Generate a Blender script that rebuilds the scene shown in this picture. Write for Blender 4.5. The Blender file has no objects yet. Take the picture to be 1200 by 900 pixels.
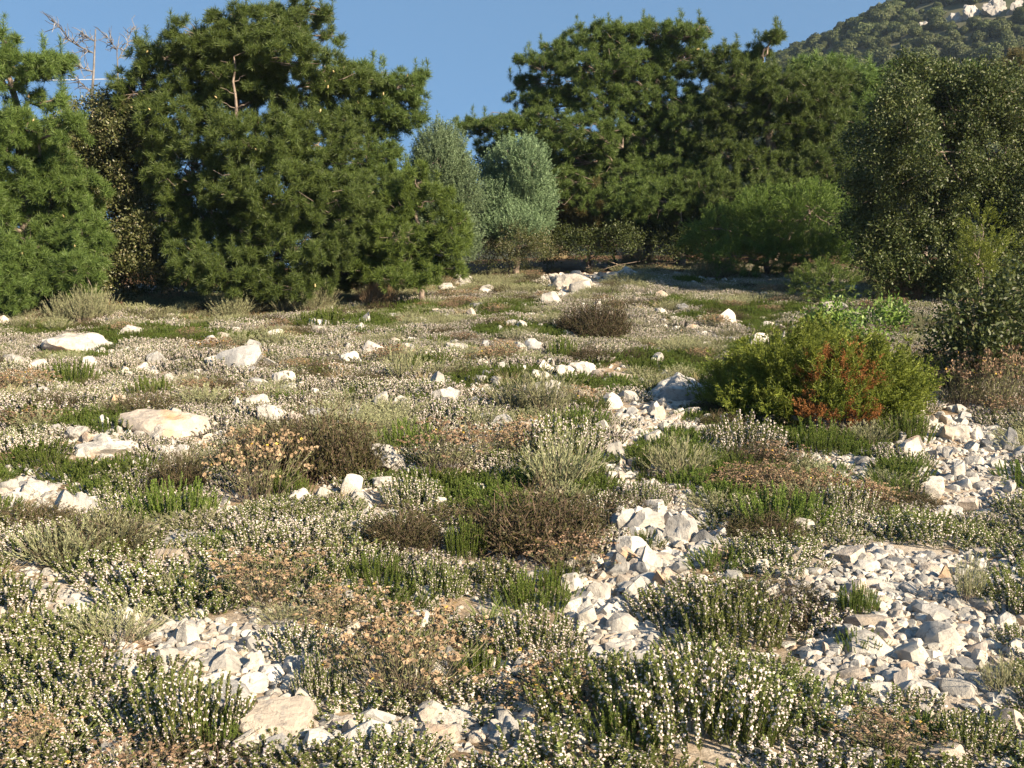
import bpy, math, random
import numpy as np
from mathutils import Vector, Matrix, Euler

rng = np.random.default_rng(7)
random.seed(7)
PI = math.pi
SC = bpy.context.scene
HAZE = True
COL = SC.collection
F = 1287.0            # focal length in pixels of the 1200x900 frame
PITCH = math.radians(8.5)
CAM = np.array([0.0, 0.0, 1.7])
FWD = np.array([0, math.cos(PITCH), -math.sin(PITCH)])
UP = np.array([0, math.sin(PITCH), math.cos(PITCH)])
RIGHT = np.array([1.0, 0, 0])
SUN_D = np.array([-0.74, 0.67, 0]); SUN_D /= np.linalg.norm(SUN_D)
SUN_EL = math.radians(28)

# ------------------------------------------------------------------ noise
def _h(ix, iy, iz):
    n = (ix * 374761393 + iy * 668265263 + iz * 1274126177) & 0xffffffff
    n = ((n ^ (n >> 13)) * 1274126177) & 0xffffffff
    n = n ^ (n >> 16)
    return (n & 0xffff) / 65535.0

def vnoise(P):
    P = np.asarray(P, dtype=float)
    i = np.floor(P).astype(np.int64); f = P - i
    u = f * f * (3 - 2 * f)
    r = 0
    for dx in (0, 1):
        for dy in (0, 1):
            for dz in (0, 1):
                w = (u[..., 0] if dx else 1 - u[..., 0]) * (u[..., 1] if dy else 1 - u[..., 1]) * (u[..., 2] if dz else 1 - u[..., 2])
                r = r + w * _h(i[..., 0] + dx, i[..., 1] + dy, i[..., 2] + dz)
    return r

def n2(x, y, s, seed=0, oct=2):
    x = np.asarray(x, float); y = np.asarray(y, float)
    r = 0; a = 0.5; t = 0
    for k in range(oct):
        r = r + a * vnoise(np.stack([x * s, y * s, np.full_like(x, seed * 7.3 + k * 3.1 + 0.5)], -1))
        t += a; a *= .5; s *= 2.1
    return r / t

# ------------------------------------------------------------------ terrain and camera mapping
def sst(a, b, x):
    t = np.clip((x - a) / (b - a), 0, 1)
    return t * t * (3 - 2 * t)

def height(x, y):
    x = np.asarray(x, float); y = np.asarray(y, float)
    h = 0.55 * sst(8, 27, y) * (0.35 + 0.65 * sst(-7, 3, x))
    near = 1 - sst(60, 120, np.hypot(x, y))
    h = h + near * (0.26 * (n2(x, y, .22, 1) - .5) + .12 * (n2(x, y, .9, 2) - .5) + .05 * (n2(x, y, 3.1, 3) - .5))
    d = np.maximum(0, y - 36)
    h = h - 60 * (1 - np.exp(-d / 300.0))
    return h

def ray(px, py):
    d = RIGHT * (px - 600) / F + FWD + UP * (450 - py) / F
    return d

def at(px, py, y):
    d = ray(px, py)
    return CAM + d * (y / d[1])

def carpet(y):
    return .11 * sst(4, 9, y)

def ground(px, py):
    d = ray(px, py)
    t0, t1 = 1.5, 60.0
    ts = np.linspace(t0, t1, 400)
    P = CAM + ts[:, None] * d
    below = P[:, 2] < height(P[:, 0], P[:, 1]) + carpet(P[:, 1])
    i = int(np.argmax(below)) if below.any() else len(ts) - 1
    a, b = ts[max(i - 1, 0)], ts[i]
    for _ in range(12):
        m = (a + b) / 2
        p = CAM + m * d
        if p[2] < float(height(p[0], p[1])) + float(carpet(p[1])): b = m
        else: a = m
    return CAM + b * d

def depth(P):
    return float(np.dot(np.asarray(P) - CAM, FWD))

def project(P):
    v = np.asarray(P) - CAM
    d = v @ FWD
    return 600 + F * (v @ RIGHT) / d, 450 - F * (v @ UP) / d

def gpt(x, y):
    return np.array([x, y, float(height(x, y))])

# ------------------------------------------------------------------ materials
def mat(name):
    m = bpy.data.materials.new(name); m.use_nodes = True
    nt = m.node_tree; nt.nodes.clear()
    return m, nt, nt.nodes.new, nt.links.new

def leaf_mat(name, col, col2=None, var=.35, trans=.25, rough=.6, spec=.3, pale=None, pale_f=0.0, world_s=.6):
    """col..col2 per leaf at random; pale: share of leaves of a third colour (young shoots, dry leaves)"""
    m, nt, N, L = mat(name)
    out = N('ShaderNodeOutputMaterial'); geo = N('ShaderNodeNewGeometry')
    col2 = col2 or tuple(min(1, c * 1.5) for c in col)
    r = N('ShaderNodeValToRGB'); e = r.color_ramp.elements
    e[0].position = 0; e[0].color = (*[c * (1 - var) for c in col], 1)
    e[1].position = 1; e[1].color = (*col2, 1)
    x = e.new(.5); x.color = (*col, 1)
    if pale:
        x = e.new(1 - pale_f); x.color = (*col2, 1)
        e[-1].color = (*pale, 1)
        x = e.new(min(.999, 1 - pale_f + .01)); x.color = (*pale, 1)
    L(geo.outputs['Random Per Island'], r.inputs[0])
    oi = N('ShaderNodeObjectInfo')
    nz = N('ShaderNodeTexNoise'); nz.inputs['Scale'].default_value = world_s
    L(geo.outputs['Position'], nz.inputs['Vector'])
    ad = N('ShaderNodeMath'); ad.operation = 'ADD'
    L(oi.outputs['Random'], ad.inputs[0]); L(nz.outputs[0], ad.inputs[1])
    mr = N('ShaderNodeMapRange'); mr.inputs[1].default_value = .3; mr.inputs[2].default_value = 1.7
    mr.inputs[3].default_value = .72; mr.inputs[4].default_value = 1.3
    L(ad.outputs[0], mr.inputs[0])
    hs = N('ShaderNodeHueSaturation'); L(r.outputs[0], hs.inputs['Color']); L(mr.outputs[0], hs.inputs['Value'])
    mr2 = N('ShaderNodeMapRange'); mr2.inputs[3].default_value = .490; mr2.inputs[4].default_value = .506
    L(oi.outputs['Random'], mr2.inputs[0]); L(mr2.outputs[0], hs.inputs['Hue'])
    p = N('ShaderNodeBsdfPrincipled'); p.inputs['Roughness'].default_value = rough
    p.inputs['Specular IOR Level'].default_value = spec
    L(hs.outputs[0], p.inputs['Base Color'])
    if trans > 0:
        t = N('ShaderNodeBsdfTranslucent'); L(hs.outputs[0], t.inputs[0])
        mx = N('ShaderNodeMixShader'); mx.inputs[0].default_value = trans
        L(p.outputs[0], mx.inputs[1]); L(t.outputs[0], mx.inputs[2]); L(mx.outputs[0], out.inputs[0])
    else:
        L(p.outputs[0], out.inputs[0])
    return m

def rock_mat(name, base=(.49, .455, .40), orange=.25, grey=.6):
    m, nt, N, L = mat(name)
    out = N('ShaderNodeOutputMaterial'); p = N('ShaderNodeBsdfPrincipled'); p.inputs['Roughness'].default_value = .9
    p.inputs['Specular IOR Level'].default_value = .2
    geo = N('ShaderNodeNewGeometry'); oi = N('ShaderNodeObjectInfo')
    n1 = N('ShaderNodeTexNoise'); n1.inputs['Scale'].default_value = 5; n1.inputs['Detail'].default_value = 6
    n1.inputs['Roughness'].default_value = .65
    L(geo.outputs['Position'], n1.inputs['Vector'])
    r1 = N('ShaderNodeValToRGB'); e = r1.color_ramp.elements
    e[0].position = .32; e[0].color = (base[0] * .55, base[1] * .56, base[2] * .59, 1)
    e[1].position = .56; e[1].color = (*base, 1)
    L(n1.outputs[0], r1.inputs[0])
    # per stone tone
    hs = N('ShaderNodeHueSaturation'); L(r1.outputs[0], hs.inputs['Color'])
    mr = N('ShaderNodeMapRange'); mr.inputs[3].default_value = .78; mr.inputs[4].default_value = 1.18
    L(oi.outputs['Random'], mr.inputs[0]); L(mr.outputs[0], hs.inputs['Value'])
    # iron stained stones and patches
    n2_ = N('ShaderNodeTexNoise'); n2_.inputs['Scale'].default_value = 2.3; n2_.inputs['Detail'].default_value = 4
    va = N('ShaderNodeVectorMath'); va.operation = 'ADD'
    cx = N('ShaderNodeCombineXYZ')
    m9 = N('ShaderNodeMath'); m9.operation = 'MULTIPLY'; m9.inputs[1].default_value = 37.0
    L(oi.outputs['Random'], m9.inputs[0]); L(m9.outputs[0], cx.inputs[2])
    L(geo.outputs['Position'], va.inputs[0]); L(cx.outputs[0], va.inputs[1]); L(va.outputs[0], n2_.inputs['Vector'])
    r2 = N('ShaderNodeValToRGB'); e = r2.color_ramp.elements
    e[0].position = .60; e[0].color = (0, 0, 0, 1); e[1].position = .72; e[1].color = (orange * 2.2,) * 3 + (1,)
    L(n2_.outputs[0], r2.inputs[0])
    mx = N('ShaderNodeMix'); mx.data_type = 'RGBA'
    L(r2.outputs[0], mx.inputs[0]); L(hs.outputs[0], mx.inputs[6]); mx.inputs[7].default_value = (.44, .25, .12, 1)
    # grey lichen specks
    n3 = N('ShaderNodeTexNoise'); n3.inputs['Scale'].default_value = 22; n3.inputs['Detail'].default_value = 5
    L(geo.outputs['Position'], n3.inputs['Vector'])
    r3 = N('ShaderNodeValToRGB'); e = r3.color_ramp.elements
    e[0].position = .58; e[0].color = (0, 0, 0, 1); e[1].position = .68; e[1].color = (grey,) * 3 + (1,)
    L(n3.outputs[0], r3.inputs[0])
    mx2 = N('ShaderNodeMix'); mx2.data_type = 'RGBA'
    L(r3.outputs[0], mx2.inputs[0]); L(mx.outputs[2], mx2.inputs[6]); mx2.inputs[7].default_value = (.22, .21, .20, 1)
    # weathered cracks
    vd = N('ShaderNodeTexVoronoi'); vd.feature = 'DISTANCE_TO_EDGE'; vd.inputs['Scale'].default_value = 4.5
    vw = N('ShaderNodeVectorMath'); vw.operation = 'ADD'; sc_ = N('ShaderNodeVectorMath'); sc_.operation = 'SCALE'; sc_.inputs['Scale'].default_value = .35
    L(n1.outputs['Color'], sc_.inputs[0]); L(geo.outputs['Position'], vw.inputs[0]); L(sc_.outputs[0], vw.inputs[1]); L(vw.outputs[0], vd.inputs['Vector'])
    r5 = N('ShaderNodeValToRGB'); e = r5.color_ramp.elements
    e[0].position = .004; e[0].color = (.55, .55, .55, 1); e[1].position = .022; e[1].color = (0, 0, 0, 1)
    L(vd.outputs['Distance'], r5.inputs[0])
    mx3 = N('ShaderNodeMix'); mx3.data_type = 'RGBA'
    L(r5.outputs[0], mx3.inputs[0]); L(mx2.outputs[2], mx3.inputs[6]); mx3.inputs[7].default_value = (.13, .115, .10, 1)
    L(mx3.outputs[2], p.inputs['Base Color'])
    b = N('ShaderNodeBump'); b.inputs['Strength'].default_value = .9; b.inputs['Distance'].default_value = .02
    n4 = N('ShaderNodeTexNoise'); n4.inputs['Scale'].default_value = 16; n4.inputs['Detail'].default_value = 9
    n4.inputs['Roughness'].default_value = .7
    L(geo.outputs['Position'], n4.inputs['Vector']); L(n4.outputs[0], b.inputs['Height']); L(b.outputs[0], p.inputs['Normal'])
    L(p.outputs[0], out.inputs[0])
    return m

def bark_mat(name, c1, c2, scale=9):
    m, nt, N, L = mat(name)
    out = N('ShaderNodeOutputMaterial'); p = N('ShaderNodeBsdfPrincipled'); p.inputs['Roughness'].default_value = .95
    geo = N('ShaderNodeNewGeometry'); n1 = N('ShaderNodeTexNoise'); n1.inputs['Scale'].default_value = scale
    n1.inputs['Detail'].default_value = 6
    L(geo.outputs['Position'], n1.inputs['Vector'])
    r = N('ShaderNodeValToRGB'); e = r.color_ramp.elements
    e[0].position = .35; e[0].color = (*c1, 1); e[1].position = .65; e[1].color = (*c2, 1)
    L(n1.outputs[0], r.inputs[0]); L(r.outputs[0], p.inputs['Base Color'])
    b = N('ShaderNodeBump'); b.inputs['Distance'].default_value = .02; L(n1.outputs[0], b.inputs['Height']); L(b.outputs[0], p.inputs['Normal'])
    L(p.outputs[0], out.inputs[0])
    return m

def ground_mat():
    m, nt, N, L = mat('stony_soil')
    out = N('ShaderNodeOutputMaterial'); p = N('ShaderNodeBsdfPrincipled'); p.inputs['Roughness'].default_value = 1
    p.inputs['Specular IOR Level'].default_value = .1
    geo = N('ShaderNodeNewGeometry')
    vo = N('ShaderNodeTexVoronoi'); vo.inputs['Scale'].default_value = 120
    L(geo.outputs['Position'], vo.inputs['Vector'])
    n1 = N('ShaderNodeTexNoise'); n1.inputs['Scale'].default_value = 1.3; n1.inputs['Detail'].default_value = 8; n1.inputs['Roughness'].default_value = .7
    L(geo.outputs['Position'], n1.inputs['Vector'])
    r = N('ShaderNodeValToRGB'); e = r.color_ramp.elements
    e[0].position = .30; e[0].color = (.13, .085, .05, 1)
    e[1].position = .62; e[1].color = (.46, .40, .33, 1)
    x = e.new(.45); x.color = (.27, .20, .13, 1)
    L(n1.outputs[0], r.inputs[0])
    hs = N('ShaderNodeHueSaturation'); L(r.outputs[0], hs.inputs['Color'])
    sp = N('ShaderNodeSeparateColor'); L(vo.outputs['Color'], sp.inputs[0])
    mr = N('ShaderNodeMapRange'); mr.inputs[3].default_value = .65; mr.inputs[4].default_value = 1.35
    L(sp.outputs[0], mr.inputs[0]); L(mr.outputs[0], hs.inputs['Value'])
    # needle litter under the trees
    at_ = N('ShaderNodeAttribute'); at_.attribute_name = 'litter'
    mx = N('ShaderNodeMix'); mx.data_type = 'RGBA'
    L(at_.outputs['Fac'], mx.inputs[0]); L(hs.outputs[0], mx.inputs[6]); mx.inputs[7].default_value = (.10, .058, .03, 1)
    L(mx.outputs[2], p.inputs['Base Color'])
    b = N('ShaderNodeBump'); b.inputs['Distance'].default_value = .012; nb = N('ShaderNodeTexNoise'); nb.inputs['Scale'].default_value = 34; nb.inputs['Detail'].default_value = 9; nb.inputs['Roughness'].default_value = .75
    L(geo.outputs['Position'], nb.inputs['Vector']); L(nb.outputs[0], b.inputs['Height'])
    L(b.outputs[0], p.inputs['Normal']); L(p.outputs[0], out.inputs[0])
    return m

M = {}
M['pine'] = leaf_mat('pine_needles', (.092, .146, .032), (.156, .212, .053), var=.4, trans=.3, rough=.5, spec=.35)
M['pine_light'] = leaf_mat('young_pine_needles', (.095, .15, .028), (.16, .215, .045), var=.35, trans=.25, rough=.5)
M['pine_brown'] = leaf_mat('dull_pine_needles', (.11, .105, .030), (.18, .155, .05), var=.4, trans=.2, pale=(.17, .10, .045), pale_f=.10)
M['oak'] = leaf_mat('holm_oak_leaves', (.060, .088, .022), (.122, .145, .042), var=.45, trans=.25, rough=.5, spec=.4, pale=(.19, .19, .095), pale_f=.04)
M['oak_dusty'] = leaf_mat('dusty_oak_leaves', (.074, .086, .028), (.125, .130, .048), var=.4, trans=.2, rough=.45, spec=.4, pale=(.22, .19, .10), pale_f=.10)
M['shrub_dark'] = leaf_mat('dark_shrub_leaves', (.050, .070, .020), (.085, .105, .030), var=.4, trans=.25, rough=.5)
M['shrub_green'] = leaf_mat('green_shrub_leaves', (.10, .16, .030), (.17, .23, .045), var=.35, trans=.2, rough=.5)
M['juniper'] = leaf_mat('juniper_needles', (.12, .18, .085), (.215, .285, .15), var=.4, trans=.12, rough=.55)
M['juniper_bush'] = leaf_mat('juniper_sprays', (.135, .175, .022), (.25, .29, .045), var=.4, trans=.25, rough=.55)
M['juniper_dead'] = leaf_mat('dead_juniper_sprays', (.27, .11, .036), (.36, .165, .058), var=.35, trans=.2)
M['sav_leaf'] = leaf_mat('savory_leaves', (.195, .238, .064), (.315, .355, .12), var=.4, trans=.38)
M['sav_flower'] = leaf_mat('savory_flowers', (.64, .56, .53), (.78, .71, .67), var=.25, trans=.2, rough=.7, spec=.1)
M['green_leaf'] = leaf_mat('green_heath_leaves', (.135, .195, .034), (.215, .275, .06), var=.35, trans=.38)
M['ever_leaf'] = leaf_mat('everlasting_leaves', (.20, .21, .095), (.30, .30, .15), var=.35, trans=.15, rough=.8, spec=.1)
M['ever_head'] = leaf_mat('everlasting_seedheads', (.25, .172, .108), (.37, .268, .18), var=.35, trans=.1, rough=.9, spec=.05, pale=(.62, .42, .06), pale_f=.02)
M['grey_leaf'] = leaf_mat('grey_shrublet_leaves', (.24, .25, .13), (.35, .355, .21), var=.35, trans=.15, rough=.8, spec=.1)
M['heath_leaf'] = leaf_mat('dark_heath_leaves', (.052, .050, .016), (.095, .09, .028), var=.45, trans=.15)
M['heath_twig'] = leaf_mat('heath_twigs', (.080, .055, .038), (.14, .095, .066), var=.4, trans=0, rough=.9)
M['twig'] = leaf_mat('twigs', (.15, .12, .085), (.24, .19, .14), var=.35, trans=0, rough=.9)
M['dry'] = leaf_mat('dry_grass', (.36, .28, .15), (.50, .41, .25), var=.35, trans=.2, rough=.8)
M['dry_red'] = leaf_mat('russet_dry_stems', (.24, .155, .09), (.34, .23, .14), var=.35, trans=.15, rough=.8)
M['grass'] = leaf_mat('green_grass', (.15, .195, .05), (.23, .27, .09), var=.35, trans=.3)
M['cone'] = leaf_mat('pine_cones', (.30, .23, .10), (.38, .30, .15), var=.3, trans=0, rough=.7)
M['far_leaf'] = leaf_mat('hillside_foliage', (.056, .074, .019), (.10, .112, .032), var=.45, trans=.1, world_s=.03)
M['rock'] = rock_mat('pale_limestone')
M['rock_grey'] = rock_mat('weathered_grey_limestone', (.37, .355, .33), .10, .65)
M['rock_warm'] = rock_mat('stained_limestone', (.45, .385, .315), .42, .5)
M['crag'] = rock_mat('crag_limestone', (.40, .375, .34), .15, .7)
M['bark'] = bark_mat('pine_bark', (.10, .075, .06), (.27, .21, .165))
M['deadwood'] = bark_mat('bleached_dead_wood', (.11, .10, .095), (.23, .21, .195))
M['ground'] = ground_mat()
M['hill'] = bark_mat('scrubby_hill_soil', (.035, .045, .016), (.10, .09, .05), .25)
mm, nt, N, L = mat('white_cable'); o_ = N('ShaderNodeOutputMaterial'); p_ = N('ShaderNodeBsdfPrincipled')
p_.inputs['Base Color'].default_value = (.75, .74, .72, 1); p_.inputs['Roughness'].default_value = .5; L(p_.outputs[0], o_.inputs[0]); M['cable'] = mm
mm, nt, N, L = mat('sea_water'); o_ = N('ShaderNodeOutputMaterial'); p_ = N('ShaderNodeBsdfPrincipled')
p_.inputs['Base Color'].default_value = (.05, .12, .22, 1); p_.inputs['Roughness'].default_value = .3; L(p_.outputs[0], o_.inputs[0])
b_ = N('ShaderNodeBump'); b_.inputs['Strength'].default_value = .3; w_ = N('ShaderNodeTexNoise'); w_.inputs['Scale'].default_value = 40
L(w_.outputs[0], b_.inputs['Height']); L(b_.outputs[0], p_.inputs['Normal']); M['sea'] = mm

# ------------------------------------------------------------------ quad soup
def qmesh(name, parts):
    """parts: list of (Q (n,4,3), material)"""
    parts = [(q, m) for q, m in parts if len(q)]
    Q = np.concatenate([q for q, m in parts]).astype(np.float32)
    n = len(Q)
    me = bpy.data.meshes.new(name)
    me.vertices.add(n * 4); me.vertices.foreach_set('co', Q.reshape(-1))
    me.loops.add(n * 4); me.loops.foreach_set('vertex_index', np.arange(n * 4, dtype=np.int32))
    me.polygons.add(n); me.polygons.foreach_set('loop_start', np.arange(0, n * 4, 4, dtype=np.int32))
    mi = np.concatenate([np.full(len(q), i, np.int32) for i, (q, m) in enumerate(parts)])
    for q, m in parts: me.materials.append(m)
    me.polygons.foreach_set('material_index', mi)
    me.update(calc_edges=True)
    return me

def norm(v):
    return v / np.maximum(np.linalg.norm(v, axis=-1, keepdims=True), 1e-9)

def frames(d, roll=None):
    """(m,3) directions -> (m,3,3) with columns x,y,z=d"""
    d = norm(np.asarray(d, float)); m = len(d)
    ref = np.where(np.abs(d[:, 2:3]) < .95, np.array([[0, 0, 1.0]]), np.array([[1.0, 0, 0]]))
    x = norm(np.cross(ref, d)); y = np.cross(d, x)
    if roll is None: roll = rng.uniform(0, 2 * PI, m)
    c, s = np.cos(roll)[:, None], np.sin(roll)[:, None]
    return np.stack([x * c + y * s, -x * s + y * c, d], -1)

def place(T, pos, d, scale=1.0, roll=None):
    R = frames(d, roll); m = len(R)
    scale = np.broadcast_to(np.asarray(scale, float), (m,))
    V = np.einsum('mij,nkj->mnki', R, T) * scale[:, None, None, None] + np.asarray(pos)[:, None, None, :]
    return V.reshape(-1, 4, 3)

def place_var(Ts, pos, d, scale=1.0):
    pos = np.asarray(pos); d = np.asarray(d); m = len(pos)
    scale = np.broadcast_to(np.asarray(scale, float), (m,))
    k = rng.integers(0, len(Ts), m)
    return np.concatenate([place(T, pos[k == i], d[k == i], scale[k == i]) for i, T in enumerate(Ts) if (k == i).any()])

def blade(base, d, length, w, side, tip=.15, mid=.5):
    """rhomb leaf quads; arrays"""
    base = np.asarray(base, float); d = norm(np.asarray(d, float)); side = norm(np.asarray(side, float))
    length = np.broadcast_to(np.asarray(length, float), (len(base),))[:, None]
    w = np.broadcast_to(np.asarray(w, float), (len(base),))[:, None]
    a = base; c = base + d * length; m = base + d * length * mid
    return np.stack([a, m - side * w / 2, c, m + side * w / 2], 1)

def strip(base, d, length, w, side, tip=.3):
    base = np.asarray(base, float); d = norm(np.asarray(d, float)); side = norm(np.asarray(side, float))
    length = np.broadcast_to(np.asarray(length, float), (len(base),))[:, None]
    w = np.broadcast_to(np.asarray(w, float), (len(base),))[:, None]
    e = base + d * length
    return np.stack([base - side * w / 2, base + side * w / 2, e + side * w * tip / 2, e - side * w * tip / 2], 1)

def rdir(m, up=0.0):
    v = norm(rng.normal(size=(m, 3))); v[:, 2] += up
    return norm(v)

def perp(d):
    r = rng.normal(size=d.shape)
    return norm(np.cross(d, r))

def tube(pts, rad, sides=6):
    pts = np.asarray(pts, float); n = len(pts); rad = np.broadcast_to(np.asarray(rad, float), (n,))
    t = np.gradient(pts, axis=0); fr = frames(t, np.zeros(n))
    a = np.linspace(0, 2 * PI, sides, endpoint=False)
    ring = np.stack([np.cos(a), np.sin(a)], -1)
    R = pts[:, None, :] + (fr[:, None, :, 0] * ring[None, :, 0:1] + fr[:, None, :, 1] * ring[None, :, 1:2]) * rad[:, None, None]
    q = []
    for i in range(n - 1):
        A = R[i]; B = R[i + 1]
        q.append(np.stack([A, np.roll(A, -1, 0), np.roll(B, -1, 0), B], 1))
    return np.concatenate(q)

def wander(a, b, n=6, amp=.1, sag=0.0):
    a = np.asarray(a, float); b = np.asarray(b, float)
    t = np.linspace(0, 1, n)[:, None]
    p = a + (b - a) * t
    L_ = np.linalg.norm(b - a)
    j = rng.normal(size=(n, 3)) * amp * L_ * .25
    j[0] = 0; j[-1] = 0
    p = p + j
    p[:, 2] += sag * L_ * np.sin(PI * t[:, 0])
    return p

# ------------------------------------------------------------------ scene objects
def obj(name, me, parent=None, loc=None):
    o = bpy.data.objects.new(name, me); COL.objects.link(o)
    if parent: o.parent = parent
    if loc is not None: o.location = [float(v) for v in loc]
    return o

def tag(o, label=None, cat=None, group=None, kind=None):
    if label: o['label'] = label
    if cat: o['category'] = cat
    if group: o['group'] = group
    if kind: o['kind'] = kind
    return o

def empty(name, loc, label, cat, group=None):
    o = obj(name, None, None, loc); o.empty_display_size = .2
    return tag(o, label, cat, group)

# ------------------------------------------------------------------ ground
def grow(a, b, n, p=2.2):
    return a + (b - a) * np.linspace(0, 1, n) ** p

xs = np.concatenate([-grow(20, 4000, 34, 3)[::-1], np.arange(-19.9, 19.95, .13), grow(20, 4000, 34, 3)])
ys = np.concatenate([-grow(1, 300, 16, 2.5)[::-1], np.arange(-.9, 36, .13), grow(36.1, 5000, 60, 3)])
X, Y = np.meshgrid(xs, ys)
Z = height(X, Y)
nx, ny = len(xs), len(ys)
me = bpy.data.meshes.new('ground')
me.vertices.add(nx * ny); me.vertices.foreach_set('co', np.stack([X, Y, Z], -1).astype(np.float32).reshape(-1))
ii = np.arange(nx * ny).reshape(ny, nx)
fc = np.stack([ii[:-1, :-1], ii[:-1, 1:], ii[1:, 1:], ii[1:, :-1]], -1).reshape(-1, 4).astype(np.int32)
me.loops.add(fc.size); me.loops.foreach_set('vertex_index', fc.reshape(-1))
me.polygons.add(len(fc)); me.polygons.foreach_set('loop_start', np.arange(0, fc.size, 4, dtype=np.int32))
me.polygons.foreach_set('use_smooth', np.ones(len(fc), bool))
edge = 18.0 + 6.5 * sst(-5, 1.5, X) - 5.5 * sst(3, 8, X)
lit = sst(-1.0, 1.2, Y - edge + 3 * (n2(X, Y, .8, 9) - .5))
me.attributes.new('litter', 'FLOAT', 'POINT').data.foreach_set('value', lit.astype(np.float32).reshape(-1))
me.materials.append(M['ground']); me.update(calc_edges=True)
tag(obj('ground', me), kind='structure')
sq = np.array([[[-9000, 150, -52], [9000, 150, -52], [9000, 16000, -52], [-9000, 16000, -52]]], float)
tag(obj('sea', qmesh('sea', [(sq, M['sea'])])), kind='structure')

# ------------------------------------------------------------------ rocks
import bmesh
def ico(sub):
    bm = bmesh.new(); bmesh.ops.create_icosphere(bm, subdivisions=sub, radius=1)
    V = np.array([v.co for v in bm.verts]); Fc = np.array([[v.index for v in f.verts] for f in bm.faces]); bm.free()
    return V, Fc
ICO = {k: ico(k) for k in (2, 3, 4, 5)}

def rock_mesh(name, sub, seed, planes=11, rough=.05, round_=.0, material=None, top_flat=False):
    r = np.random.default_rng(seed)
    V, Fc = ICO[sub]; V = V.copy()
    V = V + .16 * (vnoise(V * 1.1 + seed * 3.7) - .5)[:, None] * V * 2
    nn = norm(r.normal(size=(planes, 3)))
    if top_flat: nn[0] = norm(np.array([r.normal() * .15, r.normal() * .15, 1]))
    for k, n in enumerate(nn):
        dd = r.uniform(.34 if k else .34, .74)
        ex = np.maximum(V @ n - dd, 0)
        V = V - n * ex[:, None] * (1 - round_)
    V = V + (rough * ((vnoise(V * 3.1 + seed) - .5) + .5 * (vnoise(V * 7.3 + seed) - .5) + .3 * (vnoise(V * 17. + seed) - .5)))[:, None] * norm(V)
    V = V - V.min(0); V = V / V.max(0)
    V[:, :2] -= .5; V[:, 2] = V[:, 2] * 1.95 - .95
    me = bpy.data.meshes.new(name)
    me.from_pydata(V.tolist(), [], Fc.tolist())
    me.polygons.foreach_set('use_smooth', np.ones(len(Fc), bool))
    me.materials.append(material or M['rock'])
    me.update()
    try: me.set_sharp_from_angle(angle=math.radians(22))
    except Exception: pass
    return me

STONES = [rock_mesh('stone', 4, 100 + i, planes=10 + i % 4, rough=.07) for i in range(12)]
STONES_W = [rock_mesh('stone', 4, 140 + i, planes=11, rough=.07, material=M['rock_warm']) for i in range(5)]
STONES_G = [rock_mesh('stone', 4, 160 + i, planes=11, rough=.07, material=M['rock_grey']) for i in range(4)]
SLABS = [rock_mesh('slab', 4, 200 + i, planes=8, rough=.24, round_=.2, top_flat=True) for i in range(5)]
SLABS_G = [rock_mesh('slab', 4, 220 + i, planes=8, rough=.22, round_=.2, top_flat=True, material=M['rock_grey']) for i in range(3)]
SLABS_W = [rock_mesh('slab', 4, 240 + i, planes=8, rough=.18, round_=.25, top_flat=True, material=M['rock_warm']) for i in range(2)]

KEEP = []      # (x, y, r) taken by rocks and single plants: the ground cover leaves these free
def add_rock(name, me, px, py, w, h, label, group=None, tilt=0.0, yaw=None, dfac=.7, lift=0.0):
    """px,py: centre of the stone's box in the photo, w,h its size"""
    g = ground(px, py + h * .42)
    d = depth(g); k = d / F
    W = w * k; Hm = h * k
    el = max(.05, (py - 258) / F)
    Dp = min(W * dfac, Hm / el * .8)
    lf = float(carpet(g[1]))
    Hz = max(.28 * Hm, Hm - Dp * el) + lf * (.35 if w < 34 else .55) * (1 - .7 * float(sst(14, 20, g[1])))
    if me in SLABS or me in SLABS_W or me in SLABS_G: Hz *= .8
    if w < 34 and lf > .02: W *= 1.22; Dp *= 1.3
    if w < 34: lift += lf * .3
    c = gpt(g[0], g[1] + Dp * .5)
    o = obj(name, me, None, c + np.array([0, 0, -.04 * Hz + lift]))
    o.scale = (W * 1.03, Dp, Hz)
    yaw = random.uniform(-.25, .25) if yaw is None else yaw
    o.rotation_euler = (random.gauss(0, tilt), random.gauss(0, tilt), yaw)
    tag(o, label, 'rock', group)
    KEEP.append((c[0], c[1], max(W, Dp) * (.46 if py < 600 else .38)))
    if w > 18 and py < 600:
        for t in (-.3, .3): KEEP.append((c[0] + t * W, c[1] - Dp * .6, W * .3))
    return o

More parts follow.
